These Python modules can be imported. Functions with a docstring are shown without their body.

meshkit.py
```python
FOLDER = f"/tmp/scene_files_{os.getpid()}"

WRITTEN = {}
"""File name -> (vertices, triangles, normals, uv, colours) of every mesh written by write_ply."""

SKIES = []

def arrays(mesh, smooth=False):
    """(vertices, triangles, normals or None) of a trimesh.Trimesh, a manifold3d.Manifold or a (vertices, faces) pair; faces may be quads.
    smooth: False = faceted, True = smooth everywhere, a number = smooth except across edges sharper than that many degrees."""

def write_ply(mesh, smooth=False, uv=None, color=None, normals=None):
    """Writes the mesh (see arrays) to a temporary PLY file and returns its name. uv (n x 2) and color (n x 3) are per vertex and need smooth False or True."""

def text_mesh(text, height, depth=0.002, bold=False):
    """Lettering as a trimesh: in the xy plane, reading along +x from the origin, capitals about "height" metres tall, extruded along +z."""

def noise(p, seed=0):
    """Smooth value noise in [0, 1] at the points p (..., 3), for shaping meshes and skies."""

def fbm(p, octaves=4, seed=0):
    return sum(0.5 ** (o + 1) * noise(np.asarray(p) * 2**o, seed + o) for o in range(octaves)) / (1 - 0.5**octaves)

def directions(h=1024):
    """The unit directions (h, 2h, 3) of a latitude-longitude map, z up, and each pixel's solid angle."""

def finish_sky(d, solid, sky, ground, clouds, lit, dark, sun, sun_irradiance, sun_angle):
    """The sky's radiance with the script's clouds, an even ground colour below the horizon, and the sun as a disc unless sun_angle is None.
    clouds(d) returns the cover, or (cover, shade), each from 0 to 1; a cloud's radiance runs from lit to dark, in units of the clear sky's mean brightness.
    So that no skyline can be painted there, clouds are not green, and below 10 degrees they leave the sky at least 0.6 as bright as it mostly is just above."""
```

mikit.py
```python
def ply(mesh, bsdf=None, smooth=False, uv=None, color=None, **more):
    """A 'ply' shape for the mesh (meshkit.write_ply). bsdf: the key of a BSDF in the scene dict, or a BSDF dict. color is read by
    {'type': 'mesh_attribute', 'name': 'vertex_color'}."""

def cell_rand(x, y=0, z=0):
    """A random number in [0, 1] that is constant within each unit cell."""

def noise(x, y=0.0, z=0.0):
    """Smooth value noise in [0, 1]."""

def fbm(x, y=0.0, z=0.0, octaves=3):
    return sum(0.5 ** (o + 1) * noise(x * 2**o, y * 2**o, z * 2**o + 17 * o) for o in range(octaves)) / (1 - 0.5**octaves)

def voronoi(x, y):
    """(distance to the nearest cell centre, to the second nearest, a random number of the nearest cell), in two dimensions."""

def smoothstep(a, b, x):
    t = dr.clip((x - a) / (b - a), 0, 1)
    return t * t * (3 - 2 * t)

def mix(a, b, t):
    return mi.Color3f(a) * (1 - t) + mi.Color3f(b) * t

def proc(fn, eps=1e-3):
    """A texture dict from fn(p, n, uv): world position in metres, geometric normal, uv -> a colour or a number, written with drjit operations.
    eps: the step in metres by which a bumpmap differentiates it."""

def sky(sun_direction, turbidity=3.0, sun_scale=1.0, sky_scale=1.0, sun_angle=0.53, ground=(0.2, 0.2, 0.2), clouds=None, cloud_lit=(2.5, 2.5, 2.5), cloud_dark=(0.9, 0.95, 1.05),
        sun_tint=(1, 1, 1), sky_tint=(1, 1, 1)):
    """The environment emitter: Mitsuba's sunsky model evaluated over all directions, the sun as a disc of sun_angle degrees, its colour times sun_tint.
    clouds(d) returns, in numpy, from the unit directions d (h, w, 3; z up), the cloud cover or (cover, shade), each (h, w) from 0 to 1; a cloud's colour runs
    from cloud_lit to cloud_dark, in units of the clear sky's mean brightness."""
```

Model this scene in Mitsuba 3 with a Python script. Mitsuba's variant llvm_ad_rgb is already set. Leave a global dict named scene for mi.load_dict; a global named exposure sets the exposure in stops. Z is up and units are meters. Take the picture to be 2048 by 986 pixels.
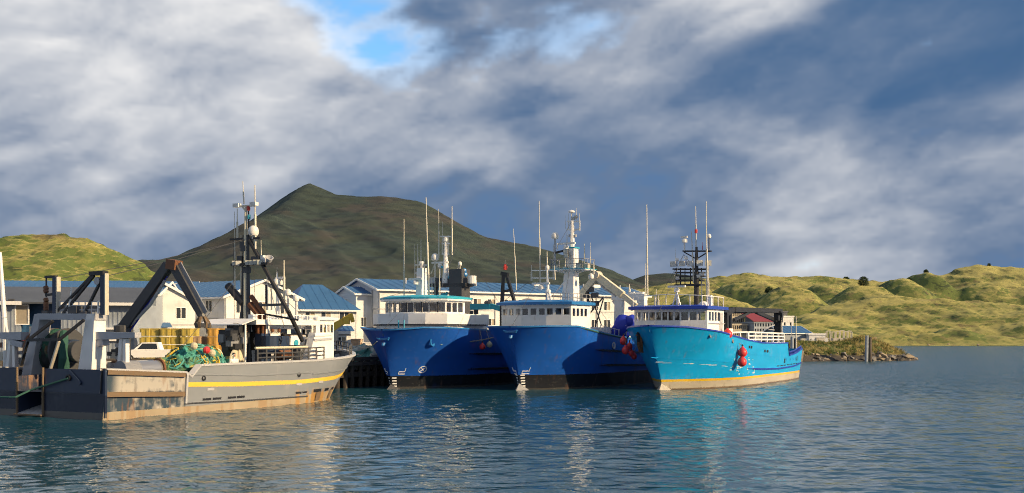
import math
import numpy as np
import trimesh
import drjit as dr
import mitsuba as mi
import mikit
import meshkit
from mikit import noise, fbm, voronoi, smoothstep, mix

# ------------------------------------------------------------------ camera, sky, exposure
F, YH, CH = 2196.0, 672.0, 4.0
T = mi.ScalarTransform4f
scene, labels = {}, {}
scene['camera'] = {'type': 'perspective', 'fov': math.degrees(2 * math.atan(1024 / F)), 'fov_axis': 'x',
                   'principal_point_offset_y': (493 - YH) / 986.0, 'near_clip': 0.5, 'far_clip': 20000.0,
                   'to_world': T().look_at(origin=[0, 0, CH], target=[0, 100, CH], up=[0, 0, 1])}


def fbm_np(p, octaves=4, seed=0):
    return meshkit.fbm(p, octaves, seed)


def _ae(px, py):
    a = math.atan((px - 1024) / 2196.0)
    return math.degrees(a), math.degrees(math.atan((672 - py) / 2196.0 * math.cos(a)))


BANKS = [(*_ae(px, py), s, c) for px, py, s, c in (
    (0, 20, 0.10, 1), (130, 60, 0.08, 1), (270, 20, 0.10, 1), (420, 20, 0.02, 1), (560, 20, 0.05, 1), (650, 60, 0.10, 1), (60, 130, 0.12, 1), (200, 150, 0.05, 1), (330, 120, 0.30, 1), (460, 100, 0.34, 1), (560, 120, 0.28, 1),
    (0, 220, 0.14, 1), (150, 230, 0.22, 1), (300, 200, 0.22, 1), (430, 190, 0.22, 1), (540, 210, 0.04, 1), (640, 150, 0.05, 1), (700, 160, 0.1, .9), (0, 310, 0.42, 1), (150, 320, 0.42, 1), (300, 300, 0.34, 1), (450, 270, 0.24, 1),
    (600, 270, 0.20, 1), (0, 400, 0.40, 1), (150, 380, 0.34, 1), (300, 390, 0.36, 1), (450, 350, 0.36, 1), (600, 330, 0.40, 1), (0, 480, 0.52, 1), (200, 470, 0.50, 1), (350, 470, 0.50, 1), (480, 430, 0.46, 1), (300, 560, 0.5, 1),
    (700, 10, 0.3, 0.15), (760, 25, 0.3, 0.35), (790, 90, 0.3, 0.22), (760, 140, 0.3, 0.1), (860, 110, 0.35, 0.30), (840, 45, 0.62, 1), (930, 40, 0.66, 1), (1010, 40, 0.7, 1), (960, 100, 0.5, 0.45), (1060, 95, 0.4, 0.35), (1150, 60, 0.45, 0.5), (1220, 75, 0.3, 0.5), (1250, 20, 0.55, .9),
    (700, 200, 0.52, 1), (790, 185, 0.62, 1), (880, 160, 0.55, 1), (960, 160, 0.30, .9), (1040, 150, 0.22, .8), (1120, 150, 0.5, 1), (720, 250, 0.36, 1), (840, 250, 0.42, 1), (700, 320, 0.40, 1), (820, 310, 0.42, 1), (950, 250, 0.55, 1), (930, 300, 0.40, 1),
    (1050, 210, 0.66, 1), (1150, 230, 0.66, 1), (1060, 260, 0.80, 1), (1180, 260, 0.72, 1), (1290, 170, 0.45, 1), (1310, 110, 0.45, 1), (1400, 60, 0.66, 1), (1370, 20, 0.06, 1), (1450, 5, 0.0, 1), (1540, 0, 0.05, .9), (1330, 240, 0.50, 1),
    (700, 380, 0.60, 1), (820, 380, 0.70, 1), (950, 380, 0.76, 1), (1080, 350, 0.76, 1), (1200, 340, 0.78, 1), (1100, 420, 0.72, 1), (1200, 430, 0.72, 1), (1000, 450, 0.74, 1), (1150, 500, 0.66, 1), (1290, 400, 0.66, 1), (1300, 480, 0.70, 1),
    (1450, 110, 0.80, 1), (1560, 90, 0.84, 1), (1650, 40, 0.78, 1), (1760, 40, 0.84, 1), (1880, 50, 0.92, 1), (2000, 50, 0.90, 1), (1400, 190, 0.76, 1), (1520, 190, 0.80, 1), (1650, 150, 0.84, 1), (1780, 150, 0.80, 1), (1920, 150, 0.82, 1), (2040, 150, 0.78, 1),
    (1440, 225, 0.50, 1), (1560, 240, 0.62, 1), (1680, 220, 0.66, 1), (1800, 210, 0.78, 1), (1950, 220, 0.66, 1), (1360, 300, 0.74, 1), (1480, 290, 0.60, 1), (1600, 280, 0.46, 1), (1720, 270, 0.50, 1), (1850, 290, 0.44, 1), (2000, 290, 0.46, 1),
    (1420, 370, 0.58, 1), (1540, 360, 0.44, 1), (1660, 340, 0.34, 1), (1780, 340, 0.30, 1), (1900, 340, 0.30, 1), (2030, 350, 0.34, 1), (1420, 450, 0.60, 1), (1560, 430, 0.36, 1), (1680, 430, 0.28, 1), (1800, 430, 0.30, 1), (1920, 420, 0.36, 1), (2030, 420, 0.5, 1),
    (1420, 530, 0.62, 1), (1560, 510, 0.46, 1), (1680, 510, 0.38, 1), (1800, 510, 0.46, 1), (1940, 490, 0.62, 1), (2040, 480, 0.66, 1), (1700, 570, 0.45, 1))]


def clouds(d):
    x, y, z = d[..., 0], d[..., 1], d[..., 2]
    az = np.degrees(np.arctan2(x, y))
    el = np.degrees(np.arcsin(np.clip(z, -1, 1)))

    def nz(a, e, lam_a, lam_e, oct_, seed):
        r = 0.22
        p = a * math.cos(r) + e * math.sin(r)
        q = -a * math.sin(r) + e * math.cos(r)
        return fbm_np(np.stack([p / (1.15 * lam_a), q / lam_e, 0 * a + 0.37], -1), oct_, seed) - 0.5
    # turbulence that folds the deck, then billows at several sizes, flattened towards the horizon
    w1 = nz(az, el, 7.0, 3.2, 4, 3)
    w2 = nz(az + 40, el, 6.0, 3.0, 4, 5)
    aw, ew = az + 4.2 * w1, el + 2.2 * w2
    big = nz(aw, ew, 10.0, 3.6, 5, 11)
    mid = nz(az + 8 * w2, el + 4.0 * w1, 3.2, 1.5, 6, 23)
    fine = nz(az + 4 * w1, el + 3 * w2, 1.3, 0.75, 5, 37)
    ridge = 1 - 2 * np.abs(mid)
    num, den, numc = 0.0, 1e-6, 0.0
    # broad weather pattern: (azimuth, elevation, shade, cover) of the main cloud banks
    for a, e, s, c in BANKS:
        k = np.exp(-((aw - a) / 2.7) ** 2 - ((ew - e) / 1.25) ** 2)
        num, den, numc = num + k * s, den + k, numc + k * c
    far = np.clip(1 - den * 30, 0, 1)
    s0, c0 = num / den * (1 - far) + 0.42 * far, numc / den * (1 - far) + 0.85 * far
    amp = 0.46 + 0.42 * np.clip(1 - np.abs(s0 - 0.5) * 1.6, 0, 1)
    s = 0.07 + 0.86 * s0 + amp * (1.0 * mid + 0.5 * big + 0.24 * fine) - 0.05 * (ridge - 0.8)
    s = s + 0.55 * big * np.clip((np.abs(az) - 25) / 15, 0, 1)
    cover = c0 + 0.75 * mid + 0.5 * fine
    cover = np.clip((cover - 0.30) * 2.2, 0, 1)
    s = s - 0.22 * np.clip(1 - np.abs(cover - 0.45) * 2.5, 0, 1)
    return cover, 1 - (1 - np.clip(s, 0.0, 1.0)) ** 2.3


exposure = 2.25
scene['sky'] = mikit.sky((0.885, -0.45, 0.40), turbidity=3, sun_tint=(1.0, 0.98, 0.95), clouds=clouds,
                         cloud_lit=(1.95, 1.92, 1.88), cloud_dark=(0.13, 0.29, 0.58), sky_tint=(0.95, 1.4, 1.75))

# ------------------------------------------------------------------ helpers


def P(px, py, Y):
    return np.array([(px - 1024) / F * Y, Y, CH + (YH - py) / F * Y])


class Frame:
    """Local axes: s forward, p to the left, z up from the water."""

    def __init__(self, ox, oy, hx, hy):
        n = math.hypot(hx, hy)
        self.o, self.h = np.array([ox, oy]), np.array([hx, hy]) / n
        self.l = np.array([-self.h[1], self.h[0]])

    def w(self, v):
        v = np.asarray(v, float)
        return np.concatenate([self.o + v[..., :1] * self.h + v[..., 1:2] * self.l, v[..., 2:]], -1)

    def at_p(self, px, py, p):
        a = (px - 1024) / F
        # (o + s h + p l): x - a y = 0
        b = self.o + p * self.l
        s = (a * b[1] - b[0]) / (self.h[0] - a * self.h[1])
        Y = b[1] + s * self.h[1]
        return np.array([s, p, CH + (YH - py) / F * Y])

    def at_s(self, px, py, s):
        a = (px - 1024) / F
        b = self.o + s * self.h
        p = (a * b[1] - b[0]) / (self.l[0] - a * self.l[1])
        Y = b[1] + p * self.l[1]
        return np.array([s, p, CH + (YH - py) / F * Y])


WORLD = Frame(0, 0, 1, 0)
USED = {}


def numbered(base):
    n = USED.get(base, 0)
    USED[base] = n + 1
    return base if n == 0 else '%s_%03d' % (base, n)


def thing(name, label, cat, group=None):
    k = numbered(name)
    labels[k] = {'label': label, 'category': cat}
    if group:
        labels[k]['group'] = group
    return k


def tag(k, label=None, cat=None, group=None, kind=None):
    labels[k] = {a: b for a, b in (('label', label), ('category', cat), ('group', group), ('kind', kind)) if b}
    return k


class MB:
    def __init__(self):
        self.v, self.f, self.n = [], [], 0

    def add(self, v, f):
        v, f = np.asarray(v, float).reshape(-1, 3), np.asarray(f, int)
        if f.shape[1] == 4:
            f = np.vstack([f[:, [0, 1, 2]], f[:, [0, 2, 3]]])
        self.v.append(v)
        self.f.append(f + self.n)
        self.n += len(v)
        return self

    def hexa(self, c):
        return self.add(c, [[0, 3, 2, 1], [4, 5, 6, 7], [0, 1, 5, 4], [1, 2, 6, 5], [2, 3, 7, 6], [3, 0, 4, 7]])

    def box(self, x0, x1, y0, y1, z0, z1):
        return self.hexa([[x0, y0, z0], [x1, y0, z0], [x1, y1, z0], [x0, y1, z0], [x0, y0, z1], [x1, y0, z1], [x1, y1, z1], [x0, y1, z1]])

    def cbox(self, c, sx, sy, sz):
        return self.box(c[0] - sx / 2, c[0] + sx / 2, c[1] - sy / 2, c[1] + sy / 2, c[2] - sz / 2, c[2] + sz / 2)

    def tube(self, pts, r, n=6):
        pts = np.asarray(pts, float)
        r = np.broadcast_to(np.asarray(r, float), (len(pts),))
        t = np.gradient(pts, axis=0)
        t /= np.linalg.norm(t, axis=1, keepdims=True) + 1e-12
        ref = np.array([0, 0, 1.0]) if abs(t[:, 2]).mean() < 0.8 else np.array([1.0, 0, 0])
        a = np.cross(t, ref)
        a /= np.linalg.norm(a, axis=1, keepdims=True) + 1e-12
        b = np.cross(a, t)
        th = np.arange(n) * 2 * np.pi / n
        V = pts[:, None] + r[:, None, None] * (np.cos(th)[None, :, None] * a[:, None] + np.sin(th)[None, :, None] * b[:, None])
        m = len(pts)
        f = [[i * n + j, i * n + (j + 1) % n, (i + 1) * n + (j + 1) % n, (i + 1) * n + j] for i in range(m - 1) for j in range(n)]
        V = np.vstack([V.reshape(-1, 3), pts[:1], pts[-1:]])
        tri = [[(j + 1) % n, j, m * n] for j in range(n)] + [[(m - 1) * n + j, (m - 1) * n + (j + 1) % n, m * n + 1] for j in range(n)]
        f = np.asarray(f)
        f = np.vstack([f[:, [0, 1, 2]], f[:, [0, 2, 3]], tri])
        return self.add(V, f)

    def bar(self, p0, p1, w, h, w1=None, h1=None):
        """A straight bar of rectangular section: w across, h in the upright direction."""
        p0, p1 = np.asarray(p0, float), np.asarray(p1, float)
        t = (p1 - p0) / np.linalg.norm(p1 - p0)
        a = np.cross(t, [0, 0, 1.0]) if abs(t[2]) < 0.98 else np.array([0, 1.0, 0])
        a /= np.linalg.norm(a)
        b = np.cross(a, t)
        w1, h1 = w if w1 is None else w1, h if h1 is None else h1
        q = []
        for p, ww, hh in ((p0, w, h), (p1, w1, h1)):
            q += [p - a * ww / 2 - b * hh / 2, p + a * ww / 2 - b * hh / 2, p + a * ww / 2 + b * hh / 2, p - a * ww / 2 + b * hh / 2]
        return self.hexa(q)

    def ball(self, c, r, nu=12, nv=8, z0=-1.0):
        r = np.broadcast_to(np.asarray(r, float), (3,))
        la = np.linspace(math.asin(z0), np.pi / 2, nv + 1)
        lo = np.arange(nu) * 2 * np.pi / nu
        V = np.stack([np.cos(la)[:, None] * np.cos(lo), np.cos(la)[:, None] * np.sin(lo), np.sin(la)[:, None] + 0 * lo], -1) * r + np.asarray(c, float)
        f = [[i * nu + j, i * nu + (j + 1) % nu, (i + 1) * nu + (j + 1) % nu, (i + 1) * nu + j] for i in range(nv) for j in range(nu)]
        return self.add(V, f)

    def lathe(self, p0, axis, prof, n=16):
        axis = np.asarray(axis, float) / np.linalg.norm(axis)
        pts = [np.asarray(p0, float) + axis * h for h, _ in prof]
        a = np.cross(axis, [0, 0, 1.0]) if abs(axis[2]) < 0.9 else np.array([1.0, 0, 0])
        a /= np.linalg.norm(a)
        b = np.cross(axis, a)
        th = np.arange(n) * 2 * np.pi / n
        V = np.array([q + r * (np.cos(t) * a + np.sin(t) * b) for q, (_, r) in zip(pts, prof) for t in th])
        f = [[i * n + j, i * n + (j + 1) % n, (i + 1) * n + (j + 1) % n, (i + 1) * n + j] for i in range(len(prof) - 1) for j in range(n)]
        return self.add(V, f)

    def grid(self, G, close=False):
        G = np.asarray(G, float)
        m, n = G.shape[:2]
        i, j = np.meshgrid(np.arange(m - 1), np.arange(n - 1), indexing='ij')
        k = (i * n + j).ravel()
        return self.add(G.reshape(-1, 3), np.stack([k, k + 1, k + n + 1, k + n], 1))

    def prism(self, poly, d):
        """A convex flat polygon of 3-D points, pushed along d."""
        a = np.asarray(poly, float)
        b = a + np.asarray(d, float)
        n = len(a)
        f = [[0, i, i + 1] for i in range(1, n - 1)] + [[n, n + i + 1, n + i] for i in range(1, n - 1)]
        for i in range(n):
            j = (i + 1) % n
            f += [[i, j, n + j], [i, n + j, n + i]]
        return self.add(np.vstack([a, b]), f)

    def build(self, name, m, parent=None, fr=None, smooth=False, **kw):
        key = numbered((parent + '__' if parent else '') + name)
        v, f = np.vstack(self.v), np.vstack(self.f)
        if fr is not None:
            v = fr.w(v)
        mesh = trimesh.Trimesh(v, f, process=False)
        if smooth:
            mesh.merge_vertices()
        scene[key] = mikit.ply(mesh, m, smooth)
        for a, b in kw.items():
            labels.setdefault(key, {})[a] = b
        return key


def mat(name, color, rough=0.5, **kw):
    c = color if isinstance(color, dict) else {'type': 'rgb', 'value': list(color)}
    b = {'type': 'principled', 'base_color': c, 'roughness': rough, **kw}
    scene[name] = {'type': 'twosided', 'bsdf': b}
    return name


def worn(name, base, stain, rough=0.45, amount=0.5, scale=1.0, bottom=None, band=None, extra=None, runs=0.0, **kw):
    """Paint with rust runs and grime; bottom/band: colours of the boot topping below a height."""

    def fn(p, n, uv):
        a = fbm(p.x * 1.1 * scale, p.y * 1.1 * scale, p.z * 1.3 * scale, 4)
        streak = fbm(p.x * 5 * scale, p.y * 5 * scale, p.z * 0.55 * scale, 3)
        g = fbm(p.x * 0.35, p.y * 0.35, p.z * 0.8, 2)
        c = mi.Color3f(base) * (0.86 + 0.28 * g)
        t = smoothstep(0.56, 0.78, 0.55 * a + 0.45 * streak) * amount
        c = mix(c, stain, t)
        if bottom is not None:
            for z1, col in bottom:
                e = 0.04 * (a - 0.5)
                c = dr.select(p.z < z1 + e, mix(mi.Color3f(col) * (0.8 + 0.4 * g), stain, t * 0.8), c)
        if runs:
            w = fbm(p.x * 3.3 + 5, p.y * 3.3, p.z * 0.22, 3)
            c = mix(c, mi.Color3f(0.13, 0.075, 0.05), smoothstep(0.60, 0.80, 0.75 * w + 0.25 * a) * runs)
            c = mix(c, mi.Color3f(0.30, 0.32, 0.33), smoothstep(0.66, 0.72, fbm(p.x * 4.1, p.y * 4.1 + 3, p.z * 5.1, 4)) * runs * 0.12)
        if extra is not None:
            c = extra(p, n, c, a, streak)
        return c

    bump = kw.pop('bump', None)
    mat(name, mikit.proc(fn), rough, **kw)
    if bump:
        def dents(p, n, uv):
            q = p.x * bump[0] + p.y * bump[1]
            return 0.030 * fbm(q * 0.7, p.z * 0.9, 0.0, 3) + 0.0016 * dr.cos(q * 2 * dr.pi / 0.75) + 0.004 * smoothstep(0.47, 0.5, dr.abs(q / 3.6 - dr.floor(q / 3.6) - 0.5))
        scene[name] = {'type': 'twosided', 'bsdf': {'type': 'bumpmap', 'bump': mikit.proc(dents, eps=0.02), 'scale': 1.0, 'bsdf': scene[name]['bsdf']}}
    return name


# ------------------------------------------------------------------ materials
mat('white_paint', (0.78, 0.77, 0.74), 0.35)
worn('white_worn', (0.76, 0.76, 0.74), (0.40, 0.30, 0.20), 0.4, 0.45, 1.6)
mat('cream_paint', (0.62, 0.57, 0.42), 0.4)
mat('black_steel', (0.02, 0.021, 0.024), 0.45)
mat('grey_steel', (0.22, 0.23, 0.25), 0.45)
mat('light_steel', (0.42, 0.43, 0.45), 0.4)
mat('dark_steel', (0.055, 0.058, 0.065), 0.5)
mat('bare_metal', (0.5, 0.5, 0.5), 0.32, metallic=0.8)
worn('rust', (0.16, 0.065, 0.03), (0.30, 0.15, 0.06), 0.8, 0.7, 3.0)
worn('rusty_rail', (0.17, 0.12, 0.075), (0.26, 0.11, 0.04), 0.8, 0.8, 2.5)
mat('blue_trim', (0.02, 0.16, 0.42), 0.35)
mat('royal_trim', (0.015, 0.05, 0.36), 0.35)
mat('teal_trim', (0.03, 0.30, 0.42), 0.4)
mat('navy_paint', (0.018, 0.035, 0.075), 0.4)
mat('yellow_paint', (0.72, 0.48, 0.06), 0.5)
mat('fender_red', (0.62, 0.045, 0.05), 0.4)
mat('fender_cream', (0.55, 0.5, 0.35), 0.5)
mat('tarp_blue', (0.012, 0.03, 0.38), 0.5)
mat('canvas', (0.5, 0.46, 0.38), 0.8)
mat('whip_white', (0.6, 0.57, 0.47), 0.5)
mat('dome_white', (0.72, 0.71, 0.68), 0.3)
mat('deck_paint', (0.09, 0.10, 0.11), 0.7)
mat('inner_blue', (0.02, 0.10, 0.22), 0.5)
mat('cabin_lining', (0.07, 0.055, 0.04), 0.6)
mat('lamp_lens', (0.55, 0.56, 0.52), 0.15)
mat('rope_green', (0.03, 0.10, 0.08), 0.9)
mat('rope_pale', (0.35, 0.32, 0.24), 0.9)
mat('glass_dark', (0.02, 0.024, 0.028), 0.06)
mat('curtain', (0.33, 0.29, 0.22), 0.6)
mat('tyre', (0.02, 0.02, 0.02), 0.8)
mat('red_paint', (0.5, 0.04, 0.03), 0.5)
scene['glass'] = {'type': 'thindielectric', 'int_ior': 1.5}

# ------------------------------------------------------------------ the setting: water
rng = np.random.default_rng(7)


def geo(a, b, step, grow):
    out = [a]
    while out[-1] < b:
        out.append(out[-1] + max(step, grow * out[-1]))
    return out


ys = np.array(geo(20.0, 125.0, 0.12, 0.0034) + geo(127.0, 520.0, 1.2, 0.02) + [600, 800, 1200, 2000.0])
xr = list(np.arange(0.0, 33.0, 0.15)) + geo(33.3, 140.0, 0.35, 0.012) + geo(143.0, 500.0, 3, 0.03) + [700.0, 1400.0]
xs = np.array([-v for v in xr[:0:-1]] + xr)
XX, YY = np.meshgrid(xs, ys)
ZZ = np.zeros_like(XX)
SX, SY = np.zeros_like(XX), np.zeros_like(XX)
dxs, dys = np.gradient(xs)[None, :], np.gradient(ys)[:, None]
cell = np.maximum(dxs, dys)
gust = 0.55 + 0.9 * meshkit.fbm(np.stack([XX / 16, YY / 30, 0 * XX], -1), 3, 5)
warp = 1.6 * (meshkit.fbm(np.stack([XX / 5, YY / 5, 0 * XX], -1), 2, 8) - 0.5)
for i in range(64):
    lam = 0.5 * (4.0 / 0.5) ** (rng.random() ** 1.8)
    th = -1.35 + rng.normal() * 0.85
    k = 2 * np.pi / lam
    amp = 0.0135 * lam / (2 * np.pi) * (1.0 if lam < 2 else 0.55)
    fade = np.clip((lam / cell - 2.4) / 2.0, 0, 1)
    ZZ += amp * gust * fade * np.sin(k * (XX * math.cos(th) + YY * math.sin(th)) + warp * min(k, 3.0) + rng.random() * 6.28)


def ripples(p, n, uv):
    q = fbm(p.x * 1.7 + 0.35 * p.y, p.y * 2.6, 0.0, 3) * 0.024 + noise(p.x * 5.5 - p.y, p.y * 7.5, 3.0) * 0.004
    # the open harbour is ruffled by wind, the berths are sheltered
    open_ = smoothstep(70.0, 135.0, p.y + 0.6 * p.x)
    return q + open_ * (0.32 * fbm(p.x * 0.8 + 0.3 * p.y, p.y * 0.9, 5.0, 3))


scene['water_bsdf'] = {'type': 'twosided', 'bsdf': {'type': 'bumpmap', 'bump': mikit.proc(ripples, eps=0.03), 'scale': 1.0, 'bsdf': {
    'type': 'principled', 'base_color': {'type': 'rgb', 'value': [0.011, 0.052, 0.074]}, 'roughness': 0.03, 'eta': 1.33}}}
m_, n_ = XX.shape
ii, jj = np.meshgrid(np.arange(m_ - 1), np.arange(n_ - 1), indexing='ij')
kk = (ii * n_ + jj).ravel()
wv = np.stack([XX, YY, ZZ], -1).reshape(-1, 3)
wf = np.stack([kk, kk + 1, kk + n_ + 1, kk + n_], 1)
scene['water'] = mikit.ply((wv, wf), 'water_bsdf', True, uv=wv[:, :2])
tag('water', kind='structure')

# ------------------------------------------------------------------ the setting: land


def heights(xa, ya, fn):
    X, Y = np.meshgrid(xa, ya)
    return np.stack([X, Y, fn(X, Y)], -1)


def n3(X, Y, lam, oct_=4, seed=0):
    return meshkit.fbm(np.stack([X / lam, Y / lam, 0 * X], -1), oct_, seed) - 0.5


def grass_fn(straw, green, deep, lam):
    def fn(p, n, uv):
        a = fbm(p.x / lam, p.y / lam, p.z / lam, 4)
        b = fbm(p.x / 1.6, p.y / 2.6, p.z / 1.3, 4)
        c = fbm(p.x / 9.0, p.y / 14.0, p.z / 5.0 + 7, 3)
        top = smoothstep(0.80, 0.97, n.z)  # bright crests and shaded flanks painted by slope, as straw and green grass
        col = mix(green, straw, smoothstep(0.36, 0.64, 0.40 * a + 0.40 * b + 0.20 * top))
        col = mix(col, deep, smoothstep(0.50, 0.66, 0.55 * c + 0.45 * b) * (0.95 - 0.45 * top))  # painted flank shade: the dark patches weaken on flat crests
        soil = smoothstep(0.66, 0.74, fbm(p.x / 6 + 31, p.y / 8, p.z / 3, 3)) * 0.40
        return mix(col, mi.Color3f(0.15, 0.10, 0.055), soil)
    return fn


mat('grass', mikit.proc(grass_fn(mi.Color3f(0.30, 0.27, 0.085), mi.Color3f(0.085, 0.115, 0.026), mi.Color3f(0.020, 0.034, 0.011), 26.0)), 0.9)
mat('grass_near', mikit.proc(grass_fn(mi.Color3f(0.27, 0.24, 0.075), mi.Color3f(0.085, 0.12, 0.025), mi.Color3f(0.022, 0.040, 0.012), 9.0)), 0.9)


def shaded_heath(p, n, uv):  # very dark, cool tones paint cloud shadow and haze into the slopes
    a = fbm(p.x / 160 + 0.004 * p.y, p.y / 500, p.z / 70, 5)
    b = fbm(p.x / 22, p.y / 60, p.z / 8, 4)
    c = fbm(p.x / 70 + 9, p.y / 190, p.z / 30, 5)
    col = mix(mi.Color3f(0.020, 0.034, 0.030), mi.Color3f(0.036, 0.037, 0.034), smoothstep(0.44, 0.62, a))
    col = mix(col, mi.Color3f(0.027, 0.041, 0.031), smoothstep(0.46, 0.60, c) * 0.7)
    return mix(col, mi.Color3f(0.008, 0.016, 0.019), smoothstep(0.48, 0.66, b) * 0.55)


mat('shaded_heath', mikit.proc(shaded_heath), 0.95)


def profile(pts, Y):
    px, py = np.array(pts, float).T
    return (px - 1024) / F * Y, CH + (YH - py) / F * Y


# the mountain across the bay
MY = 2300.0
mx, mz = profile([(150, 680), (230, 610), (300, 552), (350, 520), (400, 493), (470, 462), (510, 436), (545, 408), (580, 384), (605, 367), (620, 363), (640, 372), (668, 385), (700, 388), (735, 390), (775, 389),
                  (800, 394), (850, 404), (885, 424), (920, 444), (960, 466), (1000, 478), (1060, 489), (1110, 502), (1160, 516), (1230, 541), (1275, 562), (1320, 585), (1400, 625), (1500, 670)], MY)


def mountain(X, Y):
    t = (MY - Y) / 1250.0
    lane = X + 60 * n3(X, Y, 260, 3, 41) * np.clip(t, 0, 1)
    r = np.interp(lane, mx, mz)
    front = np.clip(1 - np.abs(t), 0, 1)
    g = n3(X + 0.45 * Y, 0.25 * Y, 95, 5, 17)
    g2 = -np.abs(n3(X - 0.35 * Y, 0.3 * Y, 210, 4, 23))
    side = np.clip(np.abs(t) * 3, 0, 1)
    return r * (front ** 1.25) + (30 * g + 80 * (g2 + 0.14)) * side * np.clip(front * 2.2, 0, 1) * np.clip(r / 120, 0, 1) + 7 * n3(X, Y, 26, 4, 3) - 3


mb = MB().grid(heights(np.linspace(-950, 560, 330), np.concatenate([np.linspace(1060, 2280, 170), np.linspace(2288, 2312, 6), np.linspace(2340, 3200, 30)]), mountain))
tag(mb.build('mountain', 'shaded_heath', smooth=True), kind='structure')
fx, fz = profile([(1150, 672), (1230, 575), (1270, 556), (1290, 549), (1330, 545), (1350, 546), (1390, 551), (1430, 560), (1500, 590), (1600, 640), (1700, 672)], 6500.0)
mb = MB().grid(heights(np.linspace(300, 2100, 120), np.linspace(5200, 7200, 60), lambda X, Y: np.interp(X, fx, fz) * np.clip(1 - np.abs(6500 - Y) / 1300, 0, 1) + 70 * n3(X, Y, 260, 4, 9) * np.clip(np.abs(6500 - Y) / 300, 0, 1)))
tag(mb.build('distant_ridge', 'shaded_heath', smooth=True), kind='structure')

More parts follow.
